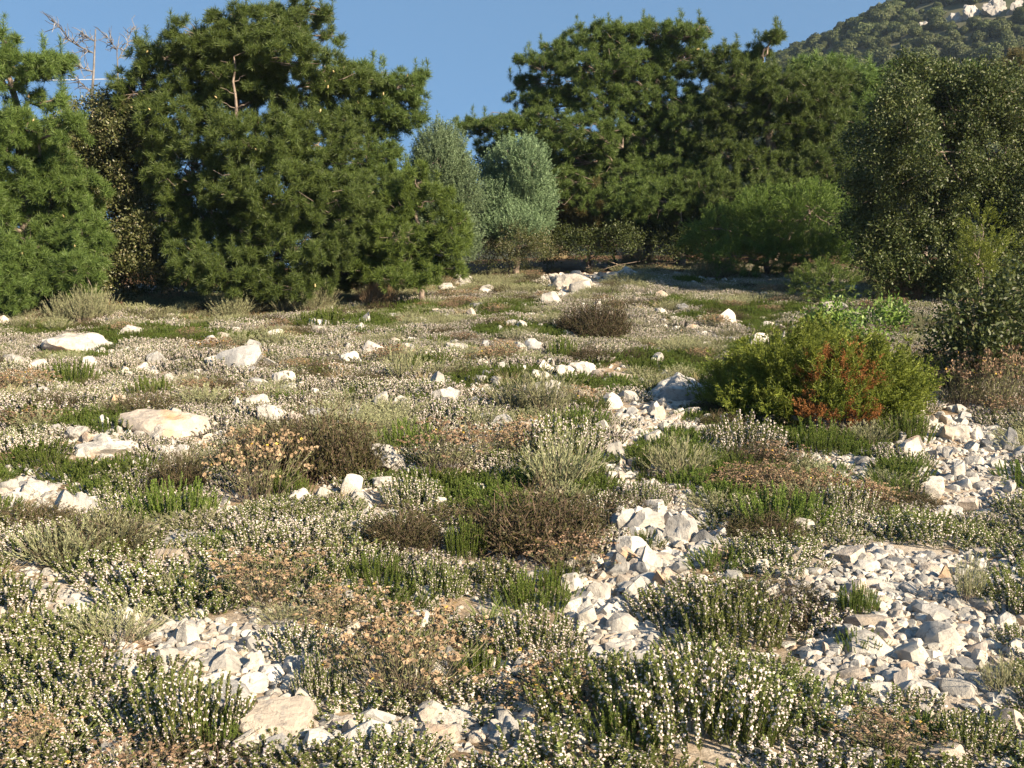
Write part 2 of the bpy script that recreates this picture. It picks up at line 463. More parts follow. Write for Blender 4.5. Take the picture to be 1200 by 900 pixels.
big = [  # mesh, x, y, w, h, label
 (SLABS[0], 82, 394, 96, 26, 'long low white rock ridge below the left pine at the heath edge'),
 (SLABS[1], 150, 381, 32, 11, 'small white rounded rock just right of the long white ridge by the trees'),
 (SLABS[2], 10, 412, 26, 12, 'white rock at the left picture edge below the long ridge'),
 (SLABS_W[0], 180, 482, 116, 36, 'broad pale slab with orange brown lichen patches among flowering savory'),
 (SLABS[3], 115, 514, 72, 20, 'low flat pale slab in flowers below the orange lichen slab'),
 (SLABS[4], 196, 517, 44, 18, 'flat pale stone left of the dark heath and seedhead bush'),
 (STONES[1], 162, 532, 38, 13, 'thin flat stone tucked left of the dark twiggy shrub'),
 (SLABS[1], 34, 560, 40, 22, 'rounded white boulder on top of the left boulder heap'),
 (STONES[2], 66, 584, 44, 36, 'biggest angular white boulder in the left boulder heap'),
 (STONES_G[0], 93, 586, 27, 27, 'grey sided boulder at the right end of the left boulder heap'),
 (SLABS[2], 14, 571, 34, 16, 'pale low rock at the picture edge beside the left boulder heap'),
 (SLABS_G[0], 222, 634, 158, 30, 'long narrow grey slab lying across the left middle ground'),
 (SLABS_W[1], 167, 618, 34, 24, 'flat earthy rock patch above the long grey slab'),
 (SLABS_G[1], 795, 440, 78, 40, 'large pale boulder half shaded beside the green juniper bush'),
 (SLABS[0], 641, 444, 88, 20, 'long low white rock behind the grey green tuft in mid heath'),
 (SLABS[3], 670, 323, 50, 20, 'wide white slab at the far end of the clearing below the pines'),
 (SLABS[4], 697, 305, 34, 15, 'white boulder at the far end of the clearing by the dry grass'),
 (SLABS[1], 738, 312, 26, 11, 'low white rock right of the far white boulder'),
 (STONES[3], 682, 331, 24, 12, 'pale stone just below the wide far slab'),
 (STONES[4], 647, 344, 20, 13, 'small white stone in front of the far slab'),
 (SLABS[2], 542, 322, 20, 12, 'white stone at the foot of the young pine'),
 (STONES[5], 522, 332, 14, 8, 'little white stone left below the young pine'),
 (STONES[6], 570, 334, 15, 8, 'little white stone below the blue green juniper'),
 (SLABS[3], 982, 354, 32, 12, 'pale shaded stone behind the green juniper bush'),
 (STONES[7], 890, 393, 22, 15, 'bright white stone behind the left end of the juniper bush'),
 (STONES[8], 921, 391, 15, 14, 'small white stone showing over the juniper bush'),
 (SLABS[0], 410, 413, 26, 18, 'pale upright stone in flowers right of the left pines'),
 (STONES[9], 478, 405, 15, 13, 'round pale stone in the middle of the upper heath'),
 (SLABS[4], 534, 400, 24, 8, 'flat pale stone beside the small round one in the upper heath'),
 (SLABS[1], 612, 399, 38, 13, 'low white outcrop below the clearing end in the upper heath'),
 (SLABS[2], 682, 422, 28, 12, 'white outcrop right of the long low white rock'),
 (STONES[0], 642, 422, 19, 9, 'small white stone above the long low white rock'),
 (SLABS[3], 331, 434, 22, 17, 'pale blunt stone in the left upper heath'),
 (SLABS[0], 300, 456, 40, 16, 'white low outcrop above the dark twiggy shrub on the left'),
 (STONES[10], 315, 475, 29, 14, 'smooth white stone just above the dark twiggy shrub on the left'),
 (STONES[2], 511, 436, 17, 14, 'pale stone uphill of two small white ones in mid heath'),
 (STONES[4], 517, 457, 21, 13, 'white wedge shaped stone beside a smaller round one in mid heath'),
 (STONES[5], 527, 460, 10, 10, 'small round white stone touching the wedge shaped one'),
 (STONES[3], 446, 460, 16, 14, 'pale stone in the flowers at the centre left'),
 (SLABS[4], 623, 491, 28, 18, 'rounded pale rock below the grey green tuft and its shadow'),
 (STONES[6], 587, 487, 22, 14, 'pale broken stone left of the rounded rock in the shade of the tuft'),
 (STONES_G[1], 447, 519, 27, 16, 'grey white rock left of the brown seedhead tuft at centre'),
 (STONES[9], 457, 534, 27, 16, 'white rock just below the grey white one left of centre'),
 (SLABS[1], 420, 573, 38, 18, 'pale flat topped rock beside the green savory left of centre'),
 (STONES[7], 411, 560, 21, 20, 'pointed pale stone behind the flat topped rock left of centre'),
 (SLABS[2], 510, 582, 26, 18, 'smooth pale rock left above the big dark heath bush'),
 (SLABS[3], 452, 556, 28, 11, 'thin pale slab above the flat topped rock left of centre'),
 (SLABS[0], 352, 572, 34, 24, 'pale rock right of the brown seedhead tuft beside the dark shrub'),
 (STONES[8], 377, 571, 24, 14, 'smaller pale stone between two rocks right of the seedhead tuft'),
 (STONES[1], 767, 562, 28, 14, 'pale rock at the upper end of the rubble strip'),
 (STONES[4], 724, 519, 20, 15, 'bright white stone on the bare strip below the middle stones'),
 (SLABS[4], 820, 594, 36, 14, 'low pale slab above the rubble strip beside green savory'),
 (STONES[11], 1073, 517, 27, 22, 'bright white pointed stone below the juniper bush'),
 (STONES[3], 1125, 541, 15, 15, 'small white stone standing right of the pointed one'),
 (STONES[5], 1097, 564, 20, 22, 'upright white stone in flowers at the right middle'),
 (STONES_W[0], 1143, 585, 30, 16, 'orange stained stone at the right middle'),
 (SLABS[1], 1183, 573, 38, 20, 'pale flat rock at the right picture edge in mid ground'),
 (STONES_G[2], 1189, 505, 20, 22, 'grey upright stone at the right picture edge below the dry bush'),
 (STONES[6], 1120, 592, 22, 10, 'small pale slab left below the orange stained stone'),
 (SLABS[2], 1126, 495, 30, 14, 'pale rock under the dry grass bush on the right'),
 (SLABS[3], 1073, 473, 26, 14, 'pale shaded rock at the right foot of the juniper bush'),
 (STONES[0], 962, 481, 17, 9, 'small pale stone under the middle of the juniper bush'),
 (SLABS_W[1], 321, 846, 98, 60, 'largest grey foreground slab with an orange lichen spot'),
 (SLABS[0], 262, 776, 82, 26, 'long pale slab lying across the left stone pile'),
 (STONES_G[3], 292, 757, 50, 32, 'grey slanted slab leaning on top of the left stone pile'),
 (STONES[2], 218, 742, 27, 38, 'upright split white stone at the back of the left stone pile'),
 (STONES_G[0], 232, 757, 30, 18, 'grey block beside the upright split white stone'),
 (STONES_W[1], 318, 757, 30, 28, 'brown stained stone at the right back of the left stone pile'),
 (STONES[4], 301, 774, 19, 28, 'white upright block right of the long pale slab'),
 (STONES_G[1], 348, 780, 42, 36, 'grey rounded stone behind the foreground savory on the left pile'),
 (STONES[6], 292, 801, 40, 32, 'bright white block in the middle of the left stone pile'),
 (STONES[7], 238, 797, 48, 24, 'pale flat wedge below the long slab of the left pile'),
 (STONES[1], 250, 808, 32, 24, 'pale wedge overlapping the lower left of the left stone pile'),
 (STONES[9], 275, 820, 42, 24, 'pale low block just above the largest foreground slab'),
 (STONES[5], 205, 816, 20, 15, 'small flat stone at the left foot of the left stone pile'),
 (STONES[8], 185, 786, 34, 12, 'thin pale stone at the left end of the stone pile'),
 (STONES[3], 38, 696, 40, 26, 'white block at the lower left beside a grey fan shaped tuft'),
 (STONES[11], 10, 691, 24, 24, 'pale rock at the lower left picture edge'),
 (STONES[10], 119, 692, 30, 17, 'small white topped stone left of the big seedhead tufts'),
 (SLABS[4], 10, 798, 26, 22, 'rounded pale rock at the left picture edge near the bottom'),
 (STONES_G[2], 101, 829, 22, 28, 'pale stone left of the foreground savory in the bottom left'),
 (STONES[0], 116, 842, 16, 22, 'small stone below the pale one in the bottom left'),
 (SLABS_W[0], 434, 702, 44, 22, 'pale speckled rock above the big brown seedhead tuft'),
 (STONES[2], 633, 673, 36, 20, 'flat white stone in the green heath left of the rubble'),
 (STONES[4], 671, 679, 27, 26, 'notched white stone right of the flat white one by the rubble'),
 (STONES_G[3], 412, 853, 34, 34, 'grey triangular rock at the bottom below the big seedhead tuft'),
 (STONES[9], 616, 782, 38, 34, 'pale pointed stone between two foreground savory bushes'),
 (STONES_G[0], 598, 853, 25, 40, 'tall narrow grey stone at the bottom centre'),
 (STONES_G[1], 600, 884, 36, 22, 'shaded grey stone below the tall narrow one at bottom centre'),
 (STONES_G[2], 720, 768, 38, 28, 'square grey block at the foot of the rubble strip'),
 (SLABS_G[2], 760, 765, 32, 20, 'rounded grey stone right of the square block at the rubble foot'),
 (STONES_W[2], 680, 786, 32, 28, 'brown edged stone at the left foot of the rubble strip'),
 (STONES_G[3], 831, 626, 38, 25, 'tall grey brown boulder at the top right of the rubble strip'),
 (STONES_G[0], 805, 617, 26, 34, 'half shaded boulder left of the tall grey brown one'),
 (STONES[6], 822, 646, 34, 20, 'white block below the tall grey brown boulder'),
 (SLABS_W[0], 863, 631, 30, 16, 'low brownish stone right of the tall grey brown boulder'),
 (STONES[7], 888, 636, 36, 14, 'flat white stone right of the low brownish one'),
 (STONES_W[3], 952, 646, 54, 30, 'tilted slab with a rusty face at the back of the gravel'),
 (STONES_W[4], 1001, 647, 44, 30, 'angular rock with a bright orange lichen spot behind the gravel'),
 (STONES[10], 942, 611, 24, 22, 'white peaked stone in the green savory on the right'),
 (STONES[11], 908, 698, 30, 28, 'pale pinkish block at the left edge of the gravel'),
 (STONES[2], 931, 789, 44, 18, 'flat white slab at the lower left edge of the gravel'),
 (STONES[5], 976, 773, 28, 14, 'small white flat stone on the gravel by a green tuft'),
 (STONES[1], 1110, 670, 22, 22, 'grey white block at the top right of the gravel'),
 (STONES_G[1], 1141, 666, 42, 18, 'low brown grey stone at the top right of the gravel'),
 (STONES[3], 1185, 682, 36, 26, 'white rock at the right picture edge beside the gravel'),
 (STONES[8], 1042, 731, 30, 18, 'largest white stone in the middle of the gravel'),
 (STONES_W[1], 972, 759, 14, 18, 'small orange stone on the left part of the gravel'),
 (STONES_W[0], 1038, 772, 26, 14, 'low orange tinted stone on the lower gravel'),
 (SLABS[3], 1175, 897, 50, 18, 'pale rock at the bottom right corner'),
 (STONES[4], 742, 637, 40, 30, 'bright white triangular block at the top of the rubble strip'),
 (STONES[0], 768, 652, 42, 34, 'brightest white block in the middle of the rubble strip'),
 (STONES[6], 797, 617, 30, 36, 'leaning white block in the upper rubble strip'),
 (STONES[9], 757, 607, 44, 34, 'pale rounded block at the very top of the rubble strip'),
 (STONES[5], 735, 605, 20, 24, 'oval pale stone at the top left of the rubble strip'),
 (STONES[2], 724, 660, 30, 30, 'pale slanted block on the left side of the rubble strip'),
 (STONES[7], 702, 690, 34, 28, 'white leaning stone at the left edge of the rubble strip'),
 (STONES[10], 719, 712, 42, 28, 'long white block across the lower rubble strip'),
 (STONES_W[2], 772, 675, 34, 30, 'rust streaked block in the middle of the rubble strip'),
 (STONES_W[3], 792, 675, 36, 28, 'brown sided stone on the right of the rubble strip'),
 (STONES_W[4], 786, 697, 24, 18, 'small orange stone on the right of the rubble strip'),
 (STONES[1], 750, 690, 40, 40, 'tall pale slab near the centre of the rubble strip'),
 (STONES[8], 740, 728, 34, 22, 'pale sharp stone low in the rubble strip'),
 (STONES[3], 690, 720, 26, 26, 'white cube like stone at the lower left of the rubble strip'),
 (STONES[11], 672, 708, 24, 24, 'pale squared stone at the outer left of the rubble strip'),
]
for k, (me_, x, y, w, h, lab) in enumerate(big):
    pile = 180 < x < 400 and y > 730 or 660 < x < 910 and 590 < y < 790
    add_rock('limestone_rock', me_, x, y, w, h, lab, tilt=.16 if pile else .05,
             yaw=random.uniform(-.5, .5) if pile else None, dfac=.75)

def inpoly(poly, x, y):
    x = np.asarray(x, float); y = np.asarray(y, float)
    c = np.zeros(x.shape, bool); n = len(poly)
    for i in range(n):
        (x1, y1), (x2, y2) = poly[i], poly[(i + 1) % n]
        if y1 == y2: continue
        c ^= ((y1 > y) != (y2 > y)) & (x < (x2 - x1) * (y - y1) / (y2 - y1) + x1)
    return c

Z_STRIP = [(728, 592), (800, 585), (850, 615), (860, 650), (810, 660), (800, 700), (790, 750), (770, 785), (690, 790), (690, 750), (655, 705), (690, 660), (722, 640)]
Z_GRAVEL = [(890, 690), (930, 650), (1010, 640), (1090, 650), (1200, 650), (1200, 820), (1130, 835), (1060, 810), (1010, 850), (950, 840), (930, 800), (950, 740)]
Z_PILE = [(195, 725), (240, 725), (345, 742), (375, 775), (372, 825), (385, 870), (280, 878), (210, 835), (180, 800)]
Z_LEFT = [(0, 670), (60, 665), (150, 685), (205, 720), (170, 760), (120, 730), (0, 745)]
Z_MID = [(690, 472), (800, 470), (800, 500), (748, 512), (745, 565), (790, 572), (740, 595), (705, 560), (700, 505)]
Z_RIGHT = [(1050, 485), (1130, 470), (1160, 500), (1200, 510), (1200, 610), (1100, 615), (1075, 560)]
Z_HEAP = [(0, 545), (60, 550), (112, 580), (105, 612), (40, 600), (0, 590)]
Z_FAR = [(630, 305), (720, 296), (760, 310), (700, 340), (655, 352), (630, 335)]
Z_BOT = [(390, 845), (560, 835), (560, 880), (400, 885)]
Z_BOT2 = [(560, 770), (640, 760), (640, 900), (570, 900)]
ZONES = [Z_STRIP, Z_GRAVEL, Z_PILE, Z_LEFT, Z_MID, Z_RIGHT, Z_HEAP, Z_FAR, Z_BOT, Z_BOT2]

def fill_stones(poly, n, w0, w1, label, group, warm=.2, lift=.0):
    a = np.array(poly); x0, y0 = a.min(0); x1, y1 = a.max(0)
    done = []; tries = 0
    while len(done) < n and tries < n * 60:
        tries += 1
        x, y = random.uniform(x0, x1), random.uniform(y0, y1)
        if not inpoly(poly, x, y): continue
        w = w0 * (w1 / w0) ** (random.random() ** 1.6)
        if any(abs(x - X) < (w + W) * .38 and abs(y - Y) < (w + W) * .24 for X, Y, W in done): continue
        done.append((x, y, w))
        me_ = random.choice(SLABS + SLABS_G) if 'heath' in label and random.random() < .6 else random.choice(STONES_W if random.random() < warm else (STONES_G if random.random() < .2 else STONES))
        add_rock('limestone_rock', me_, x, y, w, w * random.uniform(.34, .62), label, group, tilt=.25,
                 yaw=random.uniform(-PI, PI), dfac=random.uniform(.6, 1), lift=random.uniform(0, lift))

fill_stones(Z_STRIP, 55, 13, 30, 'small loose pale stone wedged between the blocks of the rubble strip', 'small stones of the rubble strip', lift=.03)
fill_stones(Z_PILE, 26, 12, 28, 'small loose stone in the gaps of the lower left stone pile', 'small stones of the left stone pile', lift=.02)
fill_stones(Z_GRAVEL, 40, 10, 22, 'fist sized pale stone lying loose on the gravel', 'loose stones on the gravel', warm=.3)
fill_stones(Z_MID, 14, 10, 22, 'pale loose stone on the bare strip above the rubble', 'stones on the bare strip above the rubble')
fill_stones(Z_RIGHT, 12, 10, 22, 'pale loose stone among flowers on the right below the dry bush', 'loose stones on the right', warm=.3)
fill_stones(Z_BOT, 10, 12, 26, 'small pale stone at the bottom under the big seedhead tuft', 'small stones under the big seedhead tuft')
fill_stones(Z_LEFT, 12, 9, 20, 'small pale stone on the bare brown patch at lower left', 'small stones on the bare lower left patch')
fill_stones(Z_HEAP, 6, 12, 20, 'small stone at the foot of the left boulder heap', 'small stones of the left boulder heap')
heath_poly = [(0, 420), (330, 370), (560, 345), (900, 350), (830, 420), (840, 480), (690, 470), (480, 500), (300, 500), (0, 540)]
fill_stones(heath_poly, 72, 9, 24, 'small pale stone peeping out of the flowering heath in the middle distance', 'small stones peeping out of the heath')

# ------------------------------------------------------------------ plant templates
def stem_q(path, w):
    """three-sided stem along +z"""
    return tube(path, w, 3)

def t_sprig(L_=.2, nodes=13, leaf=.017, lw=.0042, fl=.0, fsize=.009, lean=.5, first=.12, fstart=.45):
    st = tube([[0, 0, 0], [.004, 0, L_ * .5], [0, .004, L_]], [.0018, .0014, .0006], 3)
    z = np.repeat(np.linspace(first * L_, L_ * .98, nodes), 4)
    m = len(z)
    a = rng.uniform(0, 2 * PI, m)
    out = np.stack([np.cos(a), np.sin(a), np.zeros(m)], -1)
    d = norm(out + np.array([0, 0, 1]) * rng.uniform(lean * .5, lean * 2.2, (m, 1)))
    base = np.stack([np.zeros(m), np.zeros(m), z], -1)
    side = norm(np.cross(d, out + 1e-3))
    ln = leaf * rng.uniform(.7, 1.25, m) * (1 - .45 * (z / L_) ** 3)
    lv = blade(base, d, ln, lw, side)
    fq = np.zeros((0, 4, 3))
    if fl > 0:
        nf = max(2, int(fl)); zf = rng.uniform(fstart * L_, L_ * 1.0, nf)
        a = rng.uniform(0, 2 * PI, nf)
        out = np.stack([np.cos(a), np.sin(a), np.full(nf, .5)], -1)
        c = np.stack([np.cos(a) * .008, np.sin(a) * .008, zf], -1)
        fs = fsize * rng.uniform(.7, 1.3, nf)
        q = []
        for k in range(2):
            dd = norm(out + rng.normal(size=out.shape) * .5); s = perp(dd); t = np.cross(dd, s)
            q.append(np.stack([c - s * fs[:, None] * .6, c - t * fs[:, None] * .5 + dd * fs[:, None] * .4, c + s * fs[:, None] * .6, c + t * fs[:, None] * .6 + dd * fs[:, None] * .3], 1))
        fq = np.concatenate(q)
    return st, lv, fq

def disc(n, R, hole=0):
    r = R * np.sqrt(rng.uniform(hole, 1, n)); a = rng.uniform(0, 2 * PI, n)
    return np.stack([r * np.cos(a), r * np.sin(a), np.zeros(n)], -1)

def sprig_clump(kind, n, R, Lr, flower=True, spread=.55):
    """parts dict of one clump of upright sprigs"""
    T = [t_sprig(**kind) for _ in range(4)]
    p = disc(n, R); r = np.linalg.norm(p[:, :2], axis=1) / R
    out = norm(p + 1e-5)
    d = norm(out * (spread * r)[:, None] + np.array([0, 0, 1]) + rng.normal(size=p.shape) * .12)
    sc = rng.uniform(Lr[0], Lr[1], n) * (1 - .35 * r ** 2)
    p[:, 2] = -.02 + .02 * (1 - r)
    k = rng.integers(0, 4, n)
    res = [[], [], []]
    for i in range(4):
        s = k == i
        for j in range(3):
            if len(T[i][j]): res[j].append(place(T[i][j], p[s], d[s], sc[s]))
    return [np.concatenate(q) if q else np.zeros((0, 4, 3)) for q in res]

def mk_savory(fl=15, n=120, fs=.0085):
    st, lv, fq = sprig_clump(dict(L_=.2, nodes=24, leaf=.023, lw=.0085, fl=fl, fsize=fs, lean=1.1, first=.2, fstart=.35), n, .22, (.7, 1.2), True, .4)
    return {'stems': (st, M['twig']), 'foliage': (lv, M['sav_leaf']), 'flowers': (fq, M['sav_flower'])}

def mk_green(n=130):
    st, lv, fq = sprig_clump(dict(L_=.19, nodes=24, leaf=.020, lw=.0075, lean=1.2, first=.2), n, .22, (.65, 1.25), True, .4)
    return {'stems': (st, M['twig']), 'foliage': (lv, M['green_leaf'])}

def mk_ever(n=95, heads=1.0):
    """everlasting: fan of thin grey stems carrying flat brown seed heads"""
    p = disc(n, .10); r = np.linalg.norm(p[:, :2], axis=1) / .10
    out = norm(p + 1e-5)
    d = norm(out * (rng.uniform(.2, 1.05, n) * r)[:, None] + np.array([0, 0, 1]) + rng.normal(size=p.shape) * .15)
    L_ = rng.uniform(.22, .36, n)
    e = p + d * L_[:, None]
    s = perp(d)
    st = np.concatenate([strip(p, d, L_, .0036, s, .5), strip(p, d, L_, .0036, np.cross(d, s), .5)])
    nl = 16
    t = rng.uniform(.15, .95, (n, nl)); base = (p[:, None] + d[:, None] * (L_[:, None] * t)[..., None]).reshape(-1, 3)
    dd = norm(np.repeat(d, nl, 0) + rdir(n * nl) * .75)
    lv = blade(base, dd, rng.uniform(.018, .035, n * nl), .0034, perp(dd))
    hn = 7
    c = (e[:, None] + rng.normal(size=(n, hn, 3)) * np.array([.011, .011, .006])).reshape(-1, 3)
    hq = []
    for k in range(2):
        q = rdir(len(c), .4); s1 = perp(q); s2 = np.cross(q, s1); f = rng.uniform(.006, .010, len(c))[:, None]
        hq.append(np.stack([c - s1 * f, c - s2 * f, c + s1 * f, c + s2 * f], 1))
    hq = np.concatenate(hq)
    if heads < 1: hq = hq[rng.random(len(hq)) < heads]
    return {'stems': (st, M['twig']), 'foliage': (lv, M['ever_leaf']), 'seed_heads': (hq, M['ever_head'])}

def mk_grey(n=80):
    """grey green fan of long stems with narrow leaves"""
    p = disc(n, .10); r = np.linalg.norm(p[:, :2], axis=1) / .10
    d = norm(norm(p + 1e-5) * (rng.uniform(.3, 1.3, n) * r)[:, None] + np.array([0, 0, 1]) + rng.normal(size=p.shape) * .12)
    L_ = rng.uniform(.16, .32, n); s = perp(d)
    st = strip(p, d, L_, .004, s, .5)
    nl = 30
    t = rng.uniform(.25, 1.0, (n, nl)); base = (p[:, None] + d[:, None] * (L_[:, None] * t)[..., None]).reshape(-1, 3)
    dd = norm(np.repeat(d, nl, 0) + rdir(n * nl) * .5)
    lv = blade(base, dd, rng.uniform(.022, .042, n * nl), .0045, perp(dd))
    return {'stems': (st, M['twig']), 'foliage': (lv, M['grey_leaf'])}

def mk_heath(n=640, leafn=26):
    """dome of fine dark twigs"""
    p = disc(n, .24); p[:, 2] = 0
    q = []; lf = []
    d = norm(norm(p + 1e-5) * rng.uniform(.0, .9, (n, 1)) + np.array([0, 0, 1.0]) + rng.normal(size=p.shape) * .45)
    d[:, 2] = np.abs(d[:, 2]) + .15; d = norm(d)
    pos = p.copy(); L_ = rng.uniform(.05, .09, n) * (1.25 - np.linalg.norm(p[:, :2], axis=1) / .3)
    for k in range(4):
        s = perp(d)
        q.append(strip(pos, d, L_, .0055 * (1 - k * .2), s, .8)); 
        nl = leafn // 4
        t = rng.uniform(0, 1, (n, nl)); base = (pos[:, None] + d[:, None] * (L_[:, None] * t)[..., None]).reshape(-1, 3)
        dd = norm(np.repeat(d, nl, 0) + rdir(n * nl) * 1.0)
        if k > 0: lf.append(blade(base, dd, rng.uniform(.010, .019, n * nl), .0055, perp(dd)))
        pos = pos + d * L_[:, None]
        d = norm(d + rng.normal(size=d.shape) * .45 + np.array([0, 0, .08]))
    return {'twigs': (np.concatenate(q), M['heath_twig']), 'foliage': (np.concatenate(lf), M['heath_leaf'])}

def mk_tuft(m, n=70, L0=.16, L1=.3, w=.0045, R=.06, spread=.8):
    p = disc(n, R)
    d = norm(norm(p + 1e-5) * rng.uniform(0, spread, (n, 1)) + np.array([0, 0, 1]) + rng.normal(size=p.shape) * .15)
    L_ = rng.uniform(L0, L1, n); s = perp(d)
    a = strip(p, d, L_ * .55, w, s, .9); e = p + d * (L_ * .55)[:, None]
    d2 = norm(d + norm(p + 1e-5) * .35 + np.array([0, 0, -.15]))
    b = strip(e, d2, L_ * .5, w * .9, s, .15)
    return {'blades': (np.concatenate([a, b]), m)}

_ = 0
KINDS = {
 'savory': [mk_savory(f, 105, g) for f, g in ((32, .0096), (25, .0088), (19, .0080), (12, .0078))],
 'green': [mk_green(130) for _ in range(2)],
 'ever': [mk_ever(100), mk_ever(95, .7)],
 'grey': [mk_grey(85) for _ in range(2)],
 'heath': [mk_heath() for _ in range(2)],
 'dryt': [mk_tuft(M['dry']) for _ in range(2)],
 'redt': [mk_tuft(M['dry_red'], 90, .14, .26) for _ in range(2)],
 'grasst': [mk_tuft(M['grass'], 80, .10, .2) for _ in range(2)],
}
PROTO = {k: [{pn: qmesh(k + '_' + pn, [(q, m)]) for pn, (q, m) in v.items()} for v in vs] for k, vs in KINDS.items()}
ONE = {k: [bpy.data.objects.new(k + '_clump', qmesh(k + '_clump', list(v.values()))) for v in vs] for k, vs in KINDS.items()}
HREF = {'savory': .22, 'green': .22, 'ever': .33, 'grey': .27, 'heath': .26, 'dryt': .25, 'redt': .22, 'grasst': .17}
RREF = {'savory': .27, 'green': .27, 'ever': .25, 'grey': .25, 'heath': .30, 'dryt': .17, 'redt': .15, 'grasst': .12}
PNAME = {'savory': ('flowering_savory', 'flowering shrublet'), 'green': ('green_savory', 'shrublet'), 'ever': ('everlasting_plant', 'dried flower'),
         'grey': ('grey_shrublet', 'shrublet'), 'heath': ('dark_heath_bush', 'heath bush'), 'dryt': ('dry_grass_tuft', 'grass tuft'),
         'redt': ('russet_dry_tuft', 'dry tuft'), 'grasst': ('green_grass_tuft', 'grass tuft')}

def plant(kind, px, py, w, h, label, group=None, multi=None, dfac=.8):
    """px: centre, py: base row in the photo, w,h: size in photo pixels"""
    g = ground(px, py); d = depth(g); k = d / F
    W = w * k; H = h * k; Dp = W * dfac
    el = max(.05, (py - 258) / F)
    H = max(.45 * H, H - Dp * .45 * el) + float(carpet(g[1])) * .9
    nm, cat = PNAME[kind]
    c = gpt(g[0], g[1] + Dp * .38)
    root = empty(nm, c, label, cat, group)
    # a wide plant is one plant made of several stools: its parts are merged here
    R0 = RREF[kind]
    n = max(1, int(round((W / 2 / R0) ** 2 * 1.1))) if W / 2 > R0 * 1.35 else 1
    n = min(n, 16)
    var = KINDS[kind][1:] if kind == 'savory' else KINDS[kind]
    if n == 1:
        v = random.choice(PROTO[kind][1:] if kind == 'savory' else PROTO[kind])
        for pn, me_ in v.items():
            o = obj(pn, me_, root)
        root.scale = (W / 2 / R0, Dp / 2 / R0, H / HREF[kind]); root.rotation_euler[2] = random.uniform(-.6, .6)
    else:
        acc = {}
        s0 = W / 2 / R0 / math.sqrt(n) * 1.25
        for i in range(n):
            a = i * 2.39996; rr = math.sqrt((i + .4) / n)
            ox, oy = math.cos(a) * rr * W * .36, math.sin(a) * rr * Dp * .36
            oz = float(height(c[0] + ox, c[1] + oy)) - c[2]
            v = random.choice(var); th = random.uniform(0, 2 * PI)
            Rm = np.array([[math.cos(th), -math.sin(th), 0], [math.sin(th), math.cos(th), 0], [0, 0, 1]])
            hz = H / HREF[kind] * (1.08 - .4 * rr ** 2) * random.uniform(.9, 1.1)
            for pn, (q, m) in v.items():
                if len(q) * n > 90000: q = q[rng.random(len(q)) < 90000 / (len(q) * n)]
                acc.setdefault(pn, [m, []])[1].append((q @ Rm.T) * np.array([s0, s0 * .9, hz]) + np.array([ox, oy, oz]))
        for pn, (m, qs) in acc.items():
            obj(pn, qmesh(nm + '_' + pn, [(np.concatenate(qs), m)]), root)
    KEEP.append((c[0], c[1], W * .44)); KEEP.append((c[0], c[1] - Dp * .35, W * .28))
    return root

